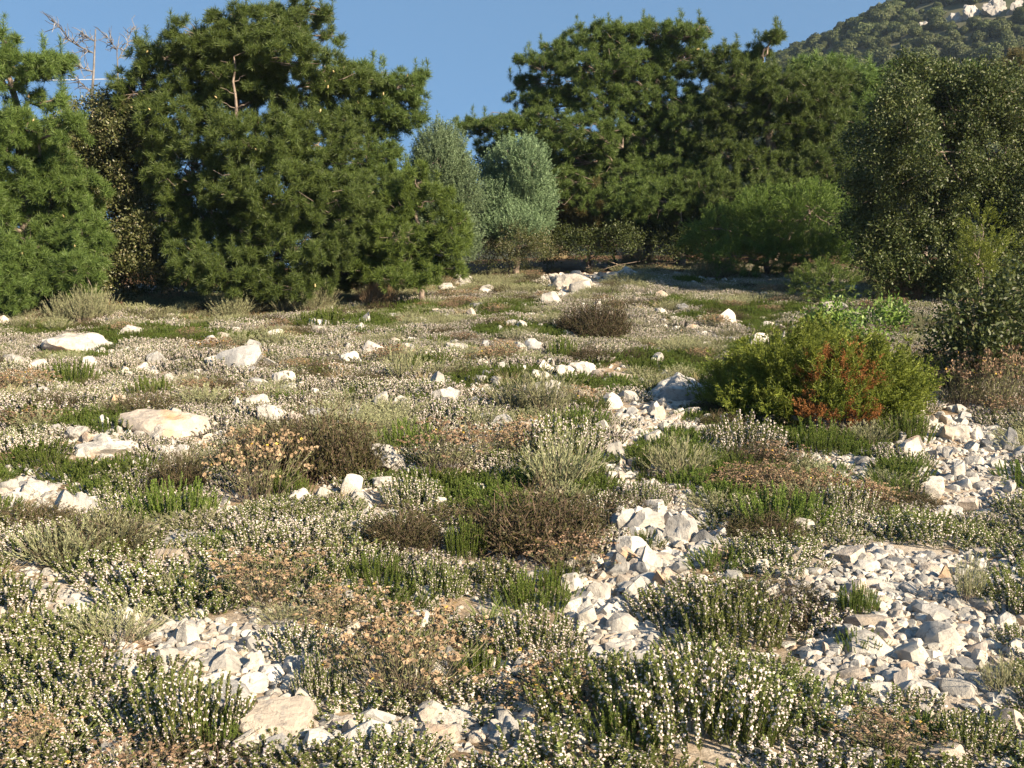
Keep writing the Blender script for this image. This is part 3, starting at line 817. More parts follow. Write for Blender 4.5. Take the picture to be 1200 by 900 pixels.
P = [
 ('heath', 632, 658, 185, 100, 'large dark brown twiggy heath bush left of the rubble strip'),
 ('heath', 345, 556, 160, 90, 'dark twiggy heath bush behind the brown seedhead tuft on the left'),
 ('heath', 205, 572, 70, 50, 'small dark twiggy bush left of the seedhead tuft by the flat stones'),
 ('heath', 700, 388, 85, 40, 'dark olive twiggy bush alone in the upper heath'),
 ('heath', 470, 645, 110, 55, 'low dark heath bush touching the left of the large one'),
 ('heath', 405, 548, 60, 35, 'dark heath bush left of the rocks at centre left'),
 ('ever', 292, 585, 125, 85, 'upright tuft with rusty brown seed heads in front of the dark left bush'),
 ('ever', 520, 548, 110, 55, 'seedhead tuft with rusty tips at the picture centre'),
 ('ever', 300, 718, 165, 75, 'wide brown headed everlasting behind the left stone pile'),
 ('ever', 470, 838, 210, 135, 'largest brown headed everlasting in the foreground left of centre'),
 ('ever', 390, 745, 120, 60, 'brown headed everlasting between the wide one and the largest one'),
 ('ever', 1050, 896, 130, 60, 'brown headed everlasting at the bottom right below the gravel'),
 ('ever', 30, 893, 80, 60, 'faded everlasting in the bottom left corner'),
 ('grey', 125, 768, 125, 60, 'grey green fan shaped tuft at lower left over a russet base'),
 ('grey', 55, 670, 115, 55, 'grey green tuft at the left edge above the white block'),
 ('grey', 655, 572, 110, 65, 'pale grey green tuft behind the large dark heath bush'),
 ('grey', 625, 478, 95, 45, 'grey green tuft throwing a dark shadow in front of the long low rock'),
 ('grey', 800, 553, 95, 45, 'grey green mound beside the bare strip above the rubble'),
 ('grey', 470, 438, 55, 30, 'grey green tuft in flowers at the upper centre left'),
 ('grey', 205, 708, 60, 40, 'small grey leaved clump behind the left stone pile'),
 ('grey', 330, 740, 75, 35, 'silvery clump on the back of the left stone pile'),
 ('grey', 1185, 822, 70, 55, 'grey leaved clump at the right edge beside the gravel shadow'),
 ('grey', 1140, 712, 50, 60, 'thin pale grey plant standing on the gravel at right'),
 ('grey', 90, 372, 80, 32, 'grey green clump at the foot of the left pine'),
 ('grey', 265, 368, 70, 26, 'grey green clump below the dark gap of the left pines'),
 ('grey', 355, 362, 75, 30, 'broad grey clump below the big left pine'),
 ('grey', 845, 322, 60, 22, 'shaded grey clump in front of the green shrub on the right'),
 ('redt', 130, 778, 100, 28, 'russet dead stems spread under the grey fan shaped tuft'),
 ('redt', 1065, 348, 75, 24, 'russet dry tuft at the foot of the holm oak'),
 ('redt', 815, 298, 50, 18, 'russet dry grass below the right pine at the clearing end'),
 ('redt', 440, 352, 60, 28, 'brownish dry tuft below the right branches of the left pines'),
 ('dryt', 750, 305, 60, 20, 'straw coloured dry grass at the clearing end under the pine'),
 ('ever', 1168, 474, 95, 75, 'faded brown grey seedhead bush in front of the dark shrub at the right edge'),
 ('dryt', 650, 300, 40, 18, 'straw coloured grass right of the blue green juniper'),
 ('dryt', 405, 790, 60, 40, 'straight pale stems right of the left stone pile'),
 ('green', 925, 620, 140, 62, 'wide bright green clump without flowers right of the rubble'),
 ('green', 195, 612, 120, 60, 'bright green clump in front of the small dark bush on the left'),
 ('green', 440, 690, 95, 50, 'bright green clump below the low dark heath bush'),
 ('green', 628, 722, 110, 60, 'dull green rounded clump in front of the large dark heath bush'),
 ('green', 655, 690, 60, 35, 'fresh green sprigs at the right foot of the large dark bush'),
 ('green', 545, 655, 55, 55, 'fresh green upright sprigs in front of the large dark bush'),
 ('green', 75, 440, 75, 26, 'green mossy clump in the upper left heath'),
 ('green', 170, 458, 70, 24, 'green clump above the orange lichen slab'),
 ('green', 370, 378, 85, 18, 'bright green low clump at the heath edge below the big pine'),
 ('green', 660, 412, 45, 20, 'small green clump above the right end of the long low rock'),
 ('green', 1010, 722, 55, 45, 'green sprigs growing through the back of the gravel'),
 ('green', 1015, 768, 65, 35, 'green tuft in the middle of the gravel'),
 ('green', 850, 672, 100, 32, 'green low clump under the tall grey brown boulder'),
 ('green', 250, 640, 60, 22, 'green sprigs along the long grey slab'),
 ('green', 560, 800, 70, 55, 'green sprigs right of the largest everlasting'),
 ('green', 970, 520, 90, 36, 'green clump below the juniper bush'),
 ('green', 1070, 505, 80, 30, 'green clump below the right end of the juniper bush'),
 ('green', 330, 575, 70, 30, 'green sprigs between the pale rocks and the rusty seedhead tuft on the left'),
 ('green', 480, 520, 90, 35, 'bright green clump right of the grey white rock left of centre'),
 ('green', 760, 640, 50, 22, 'little green tuft growing inside the rubble strip'),
 ('green', 740, 885, 120, 70, 'dense green sprigs with few flowers at the bottom right of centre'),
 ('green', 880, 880, 110, 80, 'dark green leafy clump at the bottom beside the widest savory'),
 ('green', 240, 885, 90, 60, 'leafy green clump in the lower left foreground'),
 ('green', 1090, 870, 70, 40, 'dark green clump at the bottom right among brown heads'),
 ('savory', 790, 893, 270, 145, 'widest white flowering savory in the foreground right of centre'),
 ('savory', 870, 772, 150, 100, 'white flowering savory at the left edge of the gravel'),
 ('savory', 625, 780, 140, 75, 'compact white flowering savory in the middle foreground'),
 ('savory', 205, 890, 160, 115, 'white flowering savory in the lower left foreground beside the largest slab'),
 ('savory', 375, 822, 80, 68, 'small pale flowering savory on the right of the left stone pile'),
 ('savory', 510, 705, 90, 55, 'pinkish flowering savory below the large dark heath bush'),
 ('savory', 1150, 890, 120, 65, 'flowering savory in the bottom right corner'),
 ('savory', 310, 892, 120, 30, 'flowering sprigs along the bottom below the largest slab'),
 ('savory', 470, 892, 130, 40, 'flowering sprigs along the bottom below the largest everlasting'),
 ('savory', 45, 850, 90, 55, 'sparse flowering savory at the left edge near the bottom'),
 ('savory', 1110, 640, 130, 45, 'pale flowering savory at the top right of the gravel'),
 ('savory', 1000, 600, 90, 45, 'white flowering savory right of the wide bright green clump'),
 ('savory', 660, 525, 110, 50, 'lilac white flowering savory in front of the rounded pale rock'),
 ('savory', 880, 520, 110, 40, 'white flowering savory at the left foot of the juniper bush'),
 ('savory', 300, 655, 110, 45, 'white flowering savory behind the wide brown headed everlasting'),
 ('savory', 225, 660, 90, 35, 'white flowering savory in front of the long grey slab'),
 ('savory', 480, 590, 90, 40, 'white flowering savory above the low dark heath bush'),
 ('savory', 760, 590, 60, 30, 'white flowering savory at the top of the rubble strip'),
]
for a in P: plant(*a)

# ------------------------------------------------------------------ juniper bush with dead branches
def spray_t(L_=.24, nb=16):
    q = []
    z = rng.uniform(.15, .98, nb) * L_; a = rng.uniform(0, 2 * PI, nb)
    out = np.stack([np.cos(a), np.sin(a), np.full(nb, 1.0)], -1); d = norm(out)
    base = np.stack([z * 0, z * 0, z], -1); ln = (.085 * (1.1 - z / L_) + .02)
    s = perp(d)
    q.append(strip(base, d, ln, .007, s, .3)); q.append(strip(base, d, ln, .007, np.cross(d, s), .3))
    for k in range(5):
        t = rng.uniform(.1, .95, nb)[:, None]; b2 = base + d * ln[:, None] * t; d2 = norm(d + rdir(nb) * .8)
        q.append(blade(b2, d2, .022, .006, perp(d2)))
    q.append(strip(np.zeros((1, 3)), [[0, 0, 1]], L_, .006, [[1, 0, 0]], .5))
    return np.concatenate(q)
SPRAY = [spray_t() for _ in range(4)]

def juniper_bush():
    g = ground(985, 490); k = depth(g) / F
    W, H = 252 * k, 92 * k
    c = gpt(g[0], g[1] + .55)
    root = empty('juniper_bush', c, 'bright green spreading juniper bush with orange dead branches in its middle', 'juniper bush')
    n = 2300
    u = rdir(n, .25); u[:, 2] = np.abs(u[:, 2])
    rr = rng.uniform(.45, 1.0, n) ** .6
    lump = .42 + .6 * vnoise(u * 2.6 + 5) + .55 * vnoise(u * 5.5 + 2)
    p = u * rr[:, None] * lump[:, None] * np.array([W / 2, .8, H * .92]); p[:, 2] += .05
    p[:, 2] *= .78 + .3 * sst(-.2, .6, vnoise(np.stack([p[:, 0] * 2.2, p[:, 1] * 2.2, p[:, 0] * 0 + 3], -1)) - .3)
    d = norm(u * np.array([.9, .9, .5]) + np.array([0, 0, .8]) + rng.normal(size=p.shape) * .25)
    dc = np.array([[.0, -.3, .52], [.12, -.35, .5], [-.14, -.4, .46], [-.3, -.6, .36], [.26, -.5, .40], [.05, -.5, .36], [.1, -.65, .08], [-.25, -.65, .1]]) * np.array([1, 1, 1])
    dead = np.min(np.linalg.norm((p[:, None] - dc[None]) * np.array([1, .6, 1]), axis=2), 1) < .15
    dead &= (rng.random(n) < .5) & (rr > .6)
    obj('foliage', qmesh('juniper_foliage', [(place_var(SPRAY, p[~dead], d[~dead], np.where(rng.random((~dead).sum()) < .10, 1.3, rng.uniform(.6, 1.05, (~dead).sum()))), M['juniper_bush'])]), root)
    o = obj('dead_branch', qmesh('juniper_dead', [(place_var(SPRAY, p[dead], d[dead], rng.uniform(.5, .95, dead.sum())), M['juniper_dead'])]), root)
    o['label'] = 'orange brown dead branch of the juniper'
    q = []
    for i in range(60):
        e = u[i] * np.array([W * .42, .65, H * .75])
        q.append(tube(wander([0, 0, 0], e, 5, .25, .1), np.linspace(.014, .004, 5), 4))
    obj('stems', qmesh('juniper_stems', [(np.concatenate(q), M['twig'])]), root)
    KEEP.append((c[0], c[1], W * .42))
juniper_bush()

# ------------------------------------------------------------------ tree foliage templates
def t_needles(n=36, L_=.088, w=.0068):
    th = np.radians(rng.uniform(12, 100, n)); a = rng.uniform(0, 2 * PI, n)
    d = np.stack([np.sin(th) * np.cos(a), np.sin(th) * np.sin(a), np.cos(th)], -1)
    b = np.stack([np.zeros(n), np.zeros(n), rng.uniform(-.06, .02, n)], -1)
    return strip(b, d, L_ * rng.uniform(.75, 1.15, n), w, perp(d), .35)
NEEDLE = [t_needles() for _ in range(5)]
NEEDLE_FAR = [t_needles(16, .15, .014) for _ in range(4)]

def t_leaves(n=13, L_=.05, w=.026, R=.07):
    c = rng.normal(size=(n, 3)) * R * .6
    d = norm(rdir(n, .25) + c / R * .5); s = perp(d)
    return blade(c, d, L_ * rng.uniform(.7, 1.3, n), w, s, mid=.45)
LEAF = [t_leaves() for _ in range(5)]
LEAF_S = [t_leaves(18, .03, .014, .06) for _ in range(4)]

def t_jsprig(n=40, L_=.20):
    z = rng.uniform(.0, L_, n); a = rng.uniform(0, 2 * PI, n)
    d = norm(np.stack([np.cos(a), np.sin(a), rng.uniform(.5, 1.6, n)], -1))
    b = np.stack([z * 0, z * 0, z], -1)
    return blade(b, d, rng.uniform(.026, .042, n), .0085, perp(d))
JSPRIG = [t_jsprig() for _ in range(4)]

def blobs3(blobs, D):
    out = []
    for b in blobs:
        px, py, rx, ry = b[:4]; dd = b[4] if len(b) > 4 else random.uniform(-.5, .6)
        c = at(px, py, D + dd); k = depth(c) / F
        out.append((c, np.array([rx * k, max(.6, (rx + ry) / 2 * .95 * (ry < 40 and 1 or 1)) * k if True else 0, ry * k])))
    return out

def pine_tufts(bl, dens=11.0, templ=None, spread=.10, tuft=(0.8, 1.25), per=8):
    pos = []; dr = []
    for c, r in bl:
        S = 4 * PI * ((r[0] * r[1]) ** 1.6 + (r[0] * r[2]) ** 1.6 + (r[1] * r[2]) ** 1.6) ** (1 / 1.6) / 3 ** (1 / 1.6)
        n = max(6, int(S * dens))
        u = rdir(n); rad = rng.uniform(.12, 1.0, n) ** .45
        rad *= .62 + .36 * vnoise(u * 2.0 + c) + .42 * vnoise(u * 4.6 + c * 2)
        p = c + u * r * rad[:, None]
        ax = norm(u * np.array([.9, .9, .35]) + np.array([0, 0, .75]) + rng.normal(size=u.shape) * .3)
        pos.append(p + ax * .05); dr.append(ax)
        for k in range(per - 1):
            q = norm(ax + perp(ax) * rng.uniform(.5, 1.5, (n, 1)) + np.array([0, 0, .15]))
            pos.append(p + q * spread * rng.uniform(.6, 1.3, (n, 1)) - ax * .05); dr.append(q)
        # upright candle shoots along the top of the lobe
        m = max(2, int(n * .05)); v = rdir(m, .9); b0 = c + v * r * .98
        for k in range(4):
            pos.append(b0 + np.array([0, 0, .02 + .075 * k]) + rng.normal(size=b0.shape) * .012)
            dr.append(norm(np.array([0, 0, 1.0]) + rng.normal(size=b0.shape) * .12))
    pos = np.concatenate(pos); dr = np.concatenate(dr)
    return pos, dr

def limbs(trunk_pts, bl, origin, r0=.035, sub=5):
    q = []
    tp = np.asarray(trunk_pts)
    for c, r in bl:
        # leave the trunk a little below the blob
        zz = c[2] - .35 * np.linalg.norm(c[:2] - tp[:, :2].mean(0))
        i = int(np.argmin(np.abs(tp[:, 2] - zz)))
        p = wander(tp[i], c, 7, .22, .06)
        q.append(tube(p, np.linspace(r0, r0 * .4, 7), 5))
        for _ in range(sub if r[0] > .4 else 3):
            e = c + rdir(1)[0] * r * random.uniform(.65, 1.0)
            q.append(tube(wander(p[random.randint(3, 6)], e, 5, .3), np.linspace(r0 * .35, r0 * .12, 5), 4))
    return np.concatenate(q)

def tree(name, label, cat, trunk, D, blobs, leafmat, style='pine', group=None, r0=.13, dens=None, light=None, limb_r=.035, cones=0, bark='bark', trunk_dd=0.45, stem=None):
    """trunk: list of photo points from the base up; blobs: crown lobes (x, y, rx, ry[, depth offset]) in photo pixels at distance D"""
    x0 = at(trunk[0][0], trunk[0][1], D + trunk_dd)
    base = gpt(x0[0], x0[1])
    tp = [base - np.array([0, 0, .05])] + [at(a, b, D + trunk_dd) for a, b in trunk[1:]]
    tt = np.linspace(0, 1, len(tp)); ti = np.linspace(0, 1, 12)
    tpi = np.stack([np.interp(ti, tt, np.array(tp)[:, j]) for j in range(3)], -1)
    tpi[1:-1] += rng.normal(size=(10, 3)) * .03
    bl = blobs3(blobs, D)
    root = empty(name, base, label, cat, group)
    q = np.concatenate([tube(tpi, np.linspace(r0, r0 * .22, 12), 8), limbs(tpi, bl, base, limb_r, 16 if style == 'pine' else 6)])
    if stem:
        sp = wander(at(*stem[0], D + stem[2]), at(*stem[1], D + stem[2]), 6, .05)
        q = np.concatenate([q, tube(sp, np.linspace(.026, .012, 6), 7)] + [tube(wander(sp[1 + i % 5], sp[1 + i % 5] + np.array([.22 * (-1) ** i, -.05, .10]), 4, .3), np.linspace(.008, .004, 4), 4) for i in range(6)])
    obj('trunk', qmesh(name + '_trunk', [(q - base, M[bark])]), root)
    if style == 'pine':
        pos, dr = pine_tufts(bl, (dens or 11) * 2.1)
        Q = place_var(NEEDLE, pos, dr, rng.uniform(.75, 1.2, len(pos)))
    elif style == 'far':
        pos, dr = pine_tufts(bl, dens or 9)
        Q = place_var(NEEDLE_FAR, pos, dr, rng.uniform(.9, 1.5, len(pos)))
    elif style in ('oak', 'small'):
        sub = []
        for c, r in bl:
            S = 4 * PI * ((r[0] * r[1] + r[0] * r[2] + r[1] * r[2]) / 3)
            n = max(5, int(S * 7.0)); u = rdir(n, .1)
            pc = c + u * r * (rng.uniform(.45, 1.0, n) ** .5 * (.62 + .38 * vnoise(u * 2 + c) + .36 * vnoise(u * 4.4 + c * 2)))[:, None]
            m = int(dens or 22); sr = rng.uniform(.14, .26, n)
            v = rdir(n * m, .35) * np.repeat(sr, m)[:, None] * rng.uniform(.55, 1.05, (n * m, 1))
            sub.append((np.repeat(pc, m, 0) + v, norm(v + np.array([0, 0, .1]))))
        pos = np.concatenate([a for a, b in sub]); dr = np.concatenate([b for a, b in sub])
        Q = place_var(LEAF if style == 'oak' else LEAF_S, pos, dr, rng.uniform(.8, 1.2, len(pos)))
    elif style == 'juniper':
        ps, ds = [], []
        for c, r in bl:
            S = 4 * PI * ((r[0] * r[1] + r[0] * r[2] + r[1] * r[2]) / 3)
            n = int(S * (dens or 260)); u = rdir(n, .05)
            rad = rng.uniform(.4, 1, n) ** .4 * (.56 + .42 * vnoise(u * 3.2 + c) + .46 * vnoise(u * 7.5 + c))
            ps.append(c + u * r * rad[:, None]); ds.append(norm(u * .55 + np.array([0, 0, .9]) + rng.normal(size=u.shape) * .22))
        pos = np.concatenate(ps); dr = np.concatenate(ds)
        Q = place_var(JSPRIG, pos, dr, rng.uniform(.8, 1.5, len(pos)))
    elif style == 'spray':
        ps, ds = [], []
        for c, r in bl:
            S = 4 * PI * ((r[0] * r[1] + r[0] * r[2] + r[1] * r[2]) / 3)
            n = int(S * (dens or 60)); u = rdir(n, .1)
            rad = rng.uniform(.4, 1, n) ** .4 * (.75 + .5 * vnoise(u * 2.8 + c))
            ps.append(c + u * r * rad[:, None]); ds.append(norm(u + np.array([0, 0, .7]) + rng.normal(size=u.shape) * .3))
        pos = np.concatenate(ps); dr = np.concatenate(ds)
        Q = place_var(SPRAY, pos, dr, rng.uniform(.8, 1.3, len(pos)))
    # nothing grows into the ground
    low = Q[:, :, 2].min(1) > height(Q[:, 0, 0], Q[:, 0, 1]) + .01
    obj('crown', qmesh(name + '_crown', [(Q[low] - base, M[leafmat])]), root)
    if cones:
        ct = np.concatenate([tube([[0, 0, -.035], [0, 0, -.012], [0, 0, .02], [0, 0, .045]], [.006, .022, .018, .004], 6)])
        cm = qmesh('pine_cone', [(ct, M['cone'])])
        fr = [i for i in range(len(pos)) if np.dot(dr[i], [-SUN_D[0] * .5, -.8, .4]) > .3]
        for i in random.sample(fr, min(cones, len(fr))):
            o = obj('cone', cm, root, pos[i] - base + np.array([0, -.10, .04])); o.rotation_euler = (random.gauss(0, .4), random.gauss(0, .4), 0)
            s = random.uniform(.5, .85); o.scale = (s, s, s)
    return root

tree('pine_tree', 'pine cut by the left picture edge with a flat branch reaching right', 'pine tree', [(28, 362), (32, 250), (15, 120), (2, 60)], 17.8,
     [(-25, 85, 50, 40), (30, 80, 52, 16), (66, 76, 26, 12), (8, 50, 14, 12), (-10, 160, 55, 40), (22, 150, 30, 22), (60, 215, 52, 36), (10, 235, 55, 40), (-30, 240, 40, 60), (72, 282, 50, 34), (20, 300, 60, 36), (50, 335, 70, 24), (-20, 340, 60, 30), (95, 318, 30, 26), (40, 185, 36, 24), (78, 150, 26, 20), (92, 225, 32, 24), (104, 275, 26, 24), (60, 118, 22, 12)],
     'pine', cones=10, r0=.12)
tree('pine_tree', 'largest dense pine left of the sky gap with a bare leading stem showing', 'pine tree', [(292, 350), (285, 250), (276, 140), (274, 60), (280, 20)], 18.6,
     [(305, 28, 62, 24), (245, 50, 52, 26), (276, 80, 60, 46, .0), (182, 72, 34, 22), (165, 108, 36, 26), (335, 62, 60, 28), (360, 25, 20, 13), (353, 8, 8, 12), (383, 14, 12, 9), (388, 42, 13, 9), (262, 95, 74, 30), (208, 140, 54, 30), (340, 112, 70, 34), (398, 96, 44, 24), (290, 165, 84, 36), (372, 170, 62, 40), (216, 200, 50, 34), (318, 222, 86, 40), (250, 260, 66, 36), (345, 285, 76, 36), (268, 318, 66, 26), (395, 235, 52, 36), (200, 255, 34, 26), (330, 335, 70, 18), (225, 300, 30, 24, -.4)],
     'pine', cones=28, r0=.13, trunk_dd=.2, stem=((277, 140), (274, 66), -.6))
tree('pine_tree', 'pine right of the largest one with a cone bearing branch stretched into the sky', 'pine tree', [(440, 345), (436, 240), (428, 150), (425, 110)], 20.0,
     [(430, 92, 34, 16), (468, 100, 34, 16), (492, 95, 14, 10), (482, 112, 16, 9), (448, 122, 44, 18), (478, 138, 22, 11), (450, 152, 30, 14), (415, 140, 44, 26), (425, 190, 54, 28), (452, 235, 48, 36), (410, 262, 50, 40), (440, 300, 56, 34), (400, 320, 40, 24)],
     'pine', cones=25, r0=.11)
tree('pine_tree', 'young bushy pine with bare stem at the left of the blue green juniper', 'pine tree', [(494, 328), (490, 280), (492, 230), (490, 205)], 19.0,
     [(486, 215, 22, 20), (510, 235, 26, 18), (470, 245, 30, 22), (522, 265, 32, 18), (465, 278, 38, 22), (510, 290, 46, 16), (478, 305, 48, 16), (440, 312, 40, 22), (530, 292, 18, 12), (475, 326, 44, 12), (515, 318, 30, 12)],
     'pine_light', r0=.05, limb_r=.018, dens=9, trunk_dd=0.1)
tree('holm_oak', 'dusty olive holm oak between the two left pines', 'oak tree', [(120, 350), (118, 250), (122, 150)], 19.3,
     [(112, 140, 46, 32), (150, 150, 36, 34), (92, 180, 44, 34), (140, 205, 50, 40), (110, 240, 50, 44), (150, 265, 50, 44), (120, 310, 50, 36), (70, 190, 36, 40), (165, 190, 40, 40), (85, 280, 50, 44), (170, 310, 44, 40), (130, 170, 40, 34)],
     'oak_dusty', 'oak', dens=24, r0=.12)
tree('juniper_tree', 'blue green juniper half hidden behind the young pine', 'juniper tree', [(517, 315), (517, 200)], 23.6,
     [(510, 190, 22, 36), (528, 186, 16, 30), (517, 206, 32, 36), (510, 235, 40, 46), (540, 230, 22, 36), (520, 285, 40, 34)], 'juniper', 'juniper', r0=.08)
tree('juniper_tree', 'rounded blue green juniper standing free at the clearing end', 'juniper tree', [(606, 312), (607, 210)], 24.5,
     [(594, 205, 24, 30), (620, 198, 20, 28), (606, 230, 42, 34), (584, 240, 20, 24), (630, 238, 20, 26), (604, 258, 42, 26), (600, 268, 38, 20), (615, 182, 8, 16), (598, 180, 7, 12)], 'juniper', 'juniper', r0=.08)
tree('evergreen_shrub', 'small leaved dull green shrub at the foot of the rounded juniper', 'shrub', [(598, 312), (598, 285)], 24.2,
     [(598, 288, 36, 26), (575, 296, 20, 18), (625, 290, 24, 22)], 'oak_dusty', 'small', r0=.03, dens=20)
tree('pine_tree', 'wide wind swept pine with flat top right of the sky gap', 'pine tree', [(796, 285), (792, 200), (770, 110), (760, 60)], 26.0,
     [(702, 42, 48, 13), (655, 62, 26, 13), (630, 72, 24, 8), (770, 38, 50, 14), (815, 36, 24, 10), (690, 78, 66, 22), (618, 98, 22, 11), (745, 75, 60, 26), (800, 70, 44, 26), (640, 118, 44, 18), (700, 115, 50, 28), (765, 118, 60, 30), (558, 148, 26, 11), (590, 150, 34, 14), (630, 148, 44, 20), (682, 160, 56, 28), (750, 165, 54, 30), (810, 140, 44, 36), (580, 175, 26, 14, .8), (640, 185, 40, 20, .6), (790, 205, 52, 34), (730, 215, 46, 30), (690, 200, 36, 24, .8), (770, 235, 60, 26, -.8), (720, 240, 40, 22, -.5), (660, 215, 34, 24, -.3), (830, 225, 44, 30, -.8)],
     'pine', r0=.16, dens=10)
tree('pine_tree', 'round crowned pine left of the holm oak with a forked tip against the sky', 'pine tree', [(908, 285), (905, 210), (895, 120), (888, 80)], 25.0,
     [(850, 78, 40, 24), (884, 58, 12, 9), (905, 46, 12, 8), (912, 42, 9, 9), (893, 66, 10, 8), (880, 95, 46, 22), (925, 108, 46, 24), (968, 105, 40, 24), (860, 130, 48, 30), (910, 150, 56, 30), (965, 150, 44, 34), (850, 185, 44, 30), (910, 200, 52, 30), (968, 200, 34, 40), (860, 232, 46, 26), (925, 225, 50, 26, -.6), (970, 232, 34, 26)],
     'pine', r0=.17, dens=10, cones=10)
tree('pine_tree', 'dull brownish pine sapling right of the rounded juniper', 'pine tree', [(690, 298), (690, 230)], 26.0,
     [(672, 232, 30, 26), (700, 250, 34, 28), (668, 268, 34, 22), (705, 278, 30, 16), (655, 250, 20, 20)], 'pine_brown', r0=.06, limb_r=.02, dens=9)
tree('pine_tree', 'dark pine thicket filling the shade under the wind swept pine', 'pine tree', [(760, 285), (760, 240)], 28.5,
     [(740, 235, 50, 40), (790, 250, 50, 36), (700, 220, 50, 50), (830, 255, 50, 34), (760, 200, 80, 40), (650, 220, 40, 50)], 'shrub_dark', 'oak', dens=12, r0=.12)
for lab, tr, D, bl, mt in [
    ('light green pine top showing over the holm oak', (1085, 290), 40, [(1060, 92, 46, 18), (1105, 95, 50, 18), (1030, 110, 40, 18), (1080, 125, 70, 24), (1150, 100, 40, 18), (1060, 165, 60, 30)], 'pine_light'),
    ('dark green pine behind the round crowned pine below the ridge', (985, 290), 36, [(975, 84, 36, 20), (1010, 92, 34, 18), (945, 82, 26, 14), (990, 120, 50, 26), (1030, 140, 40, 26), (985, 170, 50, 30), (1010, 210, 50, 40)], 'pine'),
    ('dull green pine at the right edge below the hill', (1180, 290), 48, [(1175, 92, 40, 16), (1210, 80, 40, 22), (1150, 118, 36, 18), (1200, 120, 40, 26)], 'pine_brown')]:
    tree('pine_tree', lab, 'pine tree', [tr, (tr[0], bl[0][1])], D, bl, mt, 'far', r0=.16)
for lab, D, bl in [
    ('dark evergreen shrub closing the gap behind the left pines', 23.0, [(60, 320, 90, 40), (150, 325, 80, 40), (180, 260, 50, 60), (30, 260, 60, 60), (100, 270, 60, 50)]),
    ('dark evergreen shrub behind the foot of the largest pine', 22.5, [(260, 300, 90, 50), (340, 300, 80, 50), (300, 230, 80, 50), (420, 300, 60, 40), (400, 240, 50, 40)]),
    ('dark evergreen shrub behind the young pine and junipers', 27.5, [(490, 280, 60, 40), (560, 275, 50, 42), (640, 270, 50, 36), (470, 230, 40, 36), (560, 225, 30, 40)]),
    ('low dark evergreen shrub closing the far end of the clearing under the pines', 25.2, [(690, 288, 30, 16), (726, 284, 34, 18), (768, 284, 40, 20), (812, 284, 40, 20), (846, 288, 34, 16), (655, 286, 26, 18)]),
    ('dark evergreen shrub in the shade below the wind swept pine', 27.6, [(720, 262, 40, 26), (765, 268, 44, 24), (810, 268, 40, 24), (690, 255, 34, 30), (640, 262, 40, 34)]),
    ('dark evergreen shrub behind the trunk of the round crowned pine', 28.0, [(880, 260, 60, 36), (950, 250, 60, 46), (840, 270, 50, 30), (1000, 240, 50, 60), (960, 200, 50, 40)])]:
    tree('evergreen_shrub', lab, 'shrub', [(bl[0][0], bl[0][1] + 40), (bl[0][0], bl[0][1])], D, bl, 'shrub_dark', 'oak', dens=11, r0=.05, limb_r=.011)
tree('evergreen_shrub', 'fresh green spreading shrub left of the holm oak', 'shrub', [(900, 305), (900, 270)], 22.6,
     [(862, 274, 48, 28), (905, 256, 44, 30), (950, 250, 40, 28), (985, 264, 26, 26), (920, 286, 60, 22), (835, 290, 34, 16), (880, 302, 50, 14, -.4), (950, 300, 50, 16, -.4), (1000, 300, 40, 20)], 'shrub_green', 'spray', r0=.04, dens=75)
tree('holm_oak', 'big dark holm oak with glossy pale tipped leaves on the right', 'oak tree', [(1110, 335), (1105, 250), (1115, 160)], 18.6,
     [(1078, 112, 46, 40), (1050, 140, 34, 38), (1120, 125, 46, 40), (1170, 115, 50, 34), (1225, 130, 50, 44), (1100, 180, 70, 44), (1170, 185, 66, 46), (1030, 215, 40, 34), (1060, 255, 52, 40), (1130, 250, 66, 44), (1200, 240, 54, 50), (1040, 285, 38, 30), (1110, 300, 66, 34), (1190, 300, 60, 36), (1012, 190, 26, 40, .8), (1015, 255, 24, 40, .8), (1070, 325, 50, 18), (1150, 330, 60, 18), (1020, 318, 30, 16)],
     'oak', 'oak', dens=24, r0=.14)
tree('juniper_tree', 'thin yellow green juniper sapling in front of the holm oak', 'juniper tree', [(1155, 330), (1150, 262)], 15.5,
     [(1150, 275, 14, 22), (1166, 295, 16, 16), (1140, 305, 14, 20), (1160, 318, 24, 14)], 'juniper_bush', 'spray', r0=.025, limb_r=.01, dens=60)
tree('evergreen_shrub', 'brownish glossy leaved shrub at the right picture edge', 'shrub', [(1165, 450), (1165, 390)], 11.0,
     [(1170, 362, 38, 28), (1198, 345, 30, 28), (1130, 392, 34, 32), (1180, 405, 50, 40), (1120, 425, 26, 28), (1215, 400, 40, 60)], 'oak', 'oak', dens=20, r0=.05, limb_r=.02)
tree('evergreen_shrub', 'low green shrub in the shade between heath and holm oak', 'shrub', [(965, 350), (965, 330)], 18.0,
     [(965, 332, 26, 16), (985, 340, 20, 12), (945, 340, 16, 10)], 'shrub_green', 'spray', r0=.02, limb_r=.008, dens=70)
tree('evergreen_shrub', 'olive leaved shrub rising behind the juniper bush', 'shrub', [(1010, 400), (1010, 380)], 11.6,
     [(1000, 378, 40, 18), (1045, 385, 34, 18), (965, 384, 24, 14)], 'shrub_green', 'oak', dens=16, r0=.02, limb_r=.01)

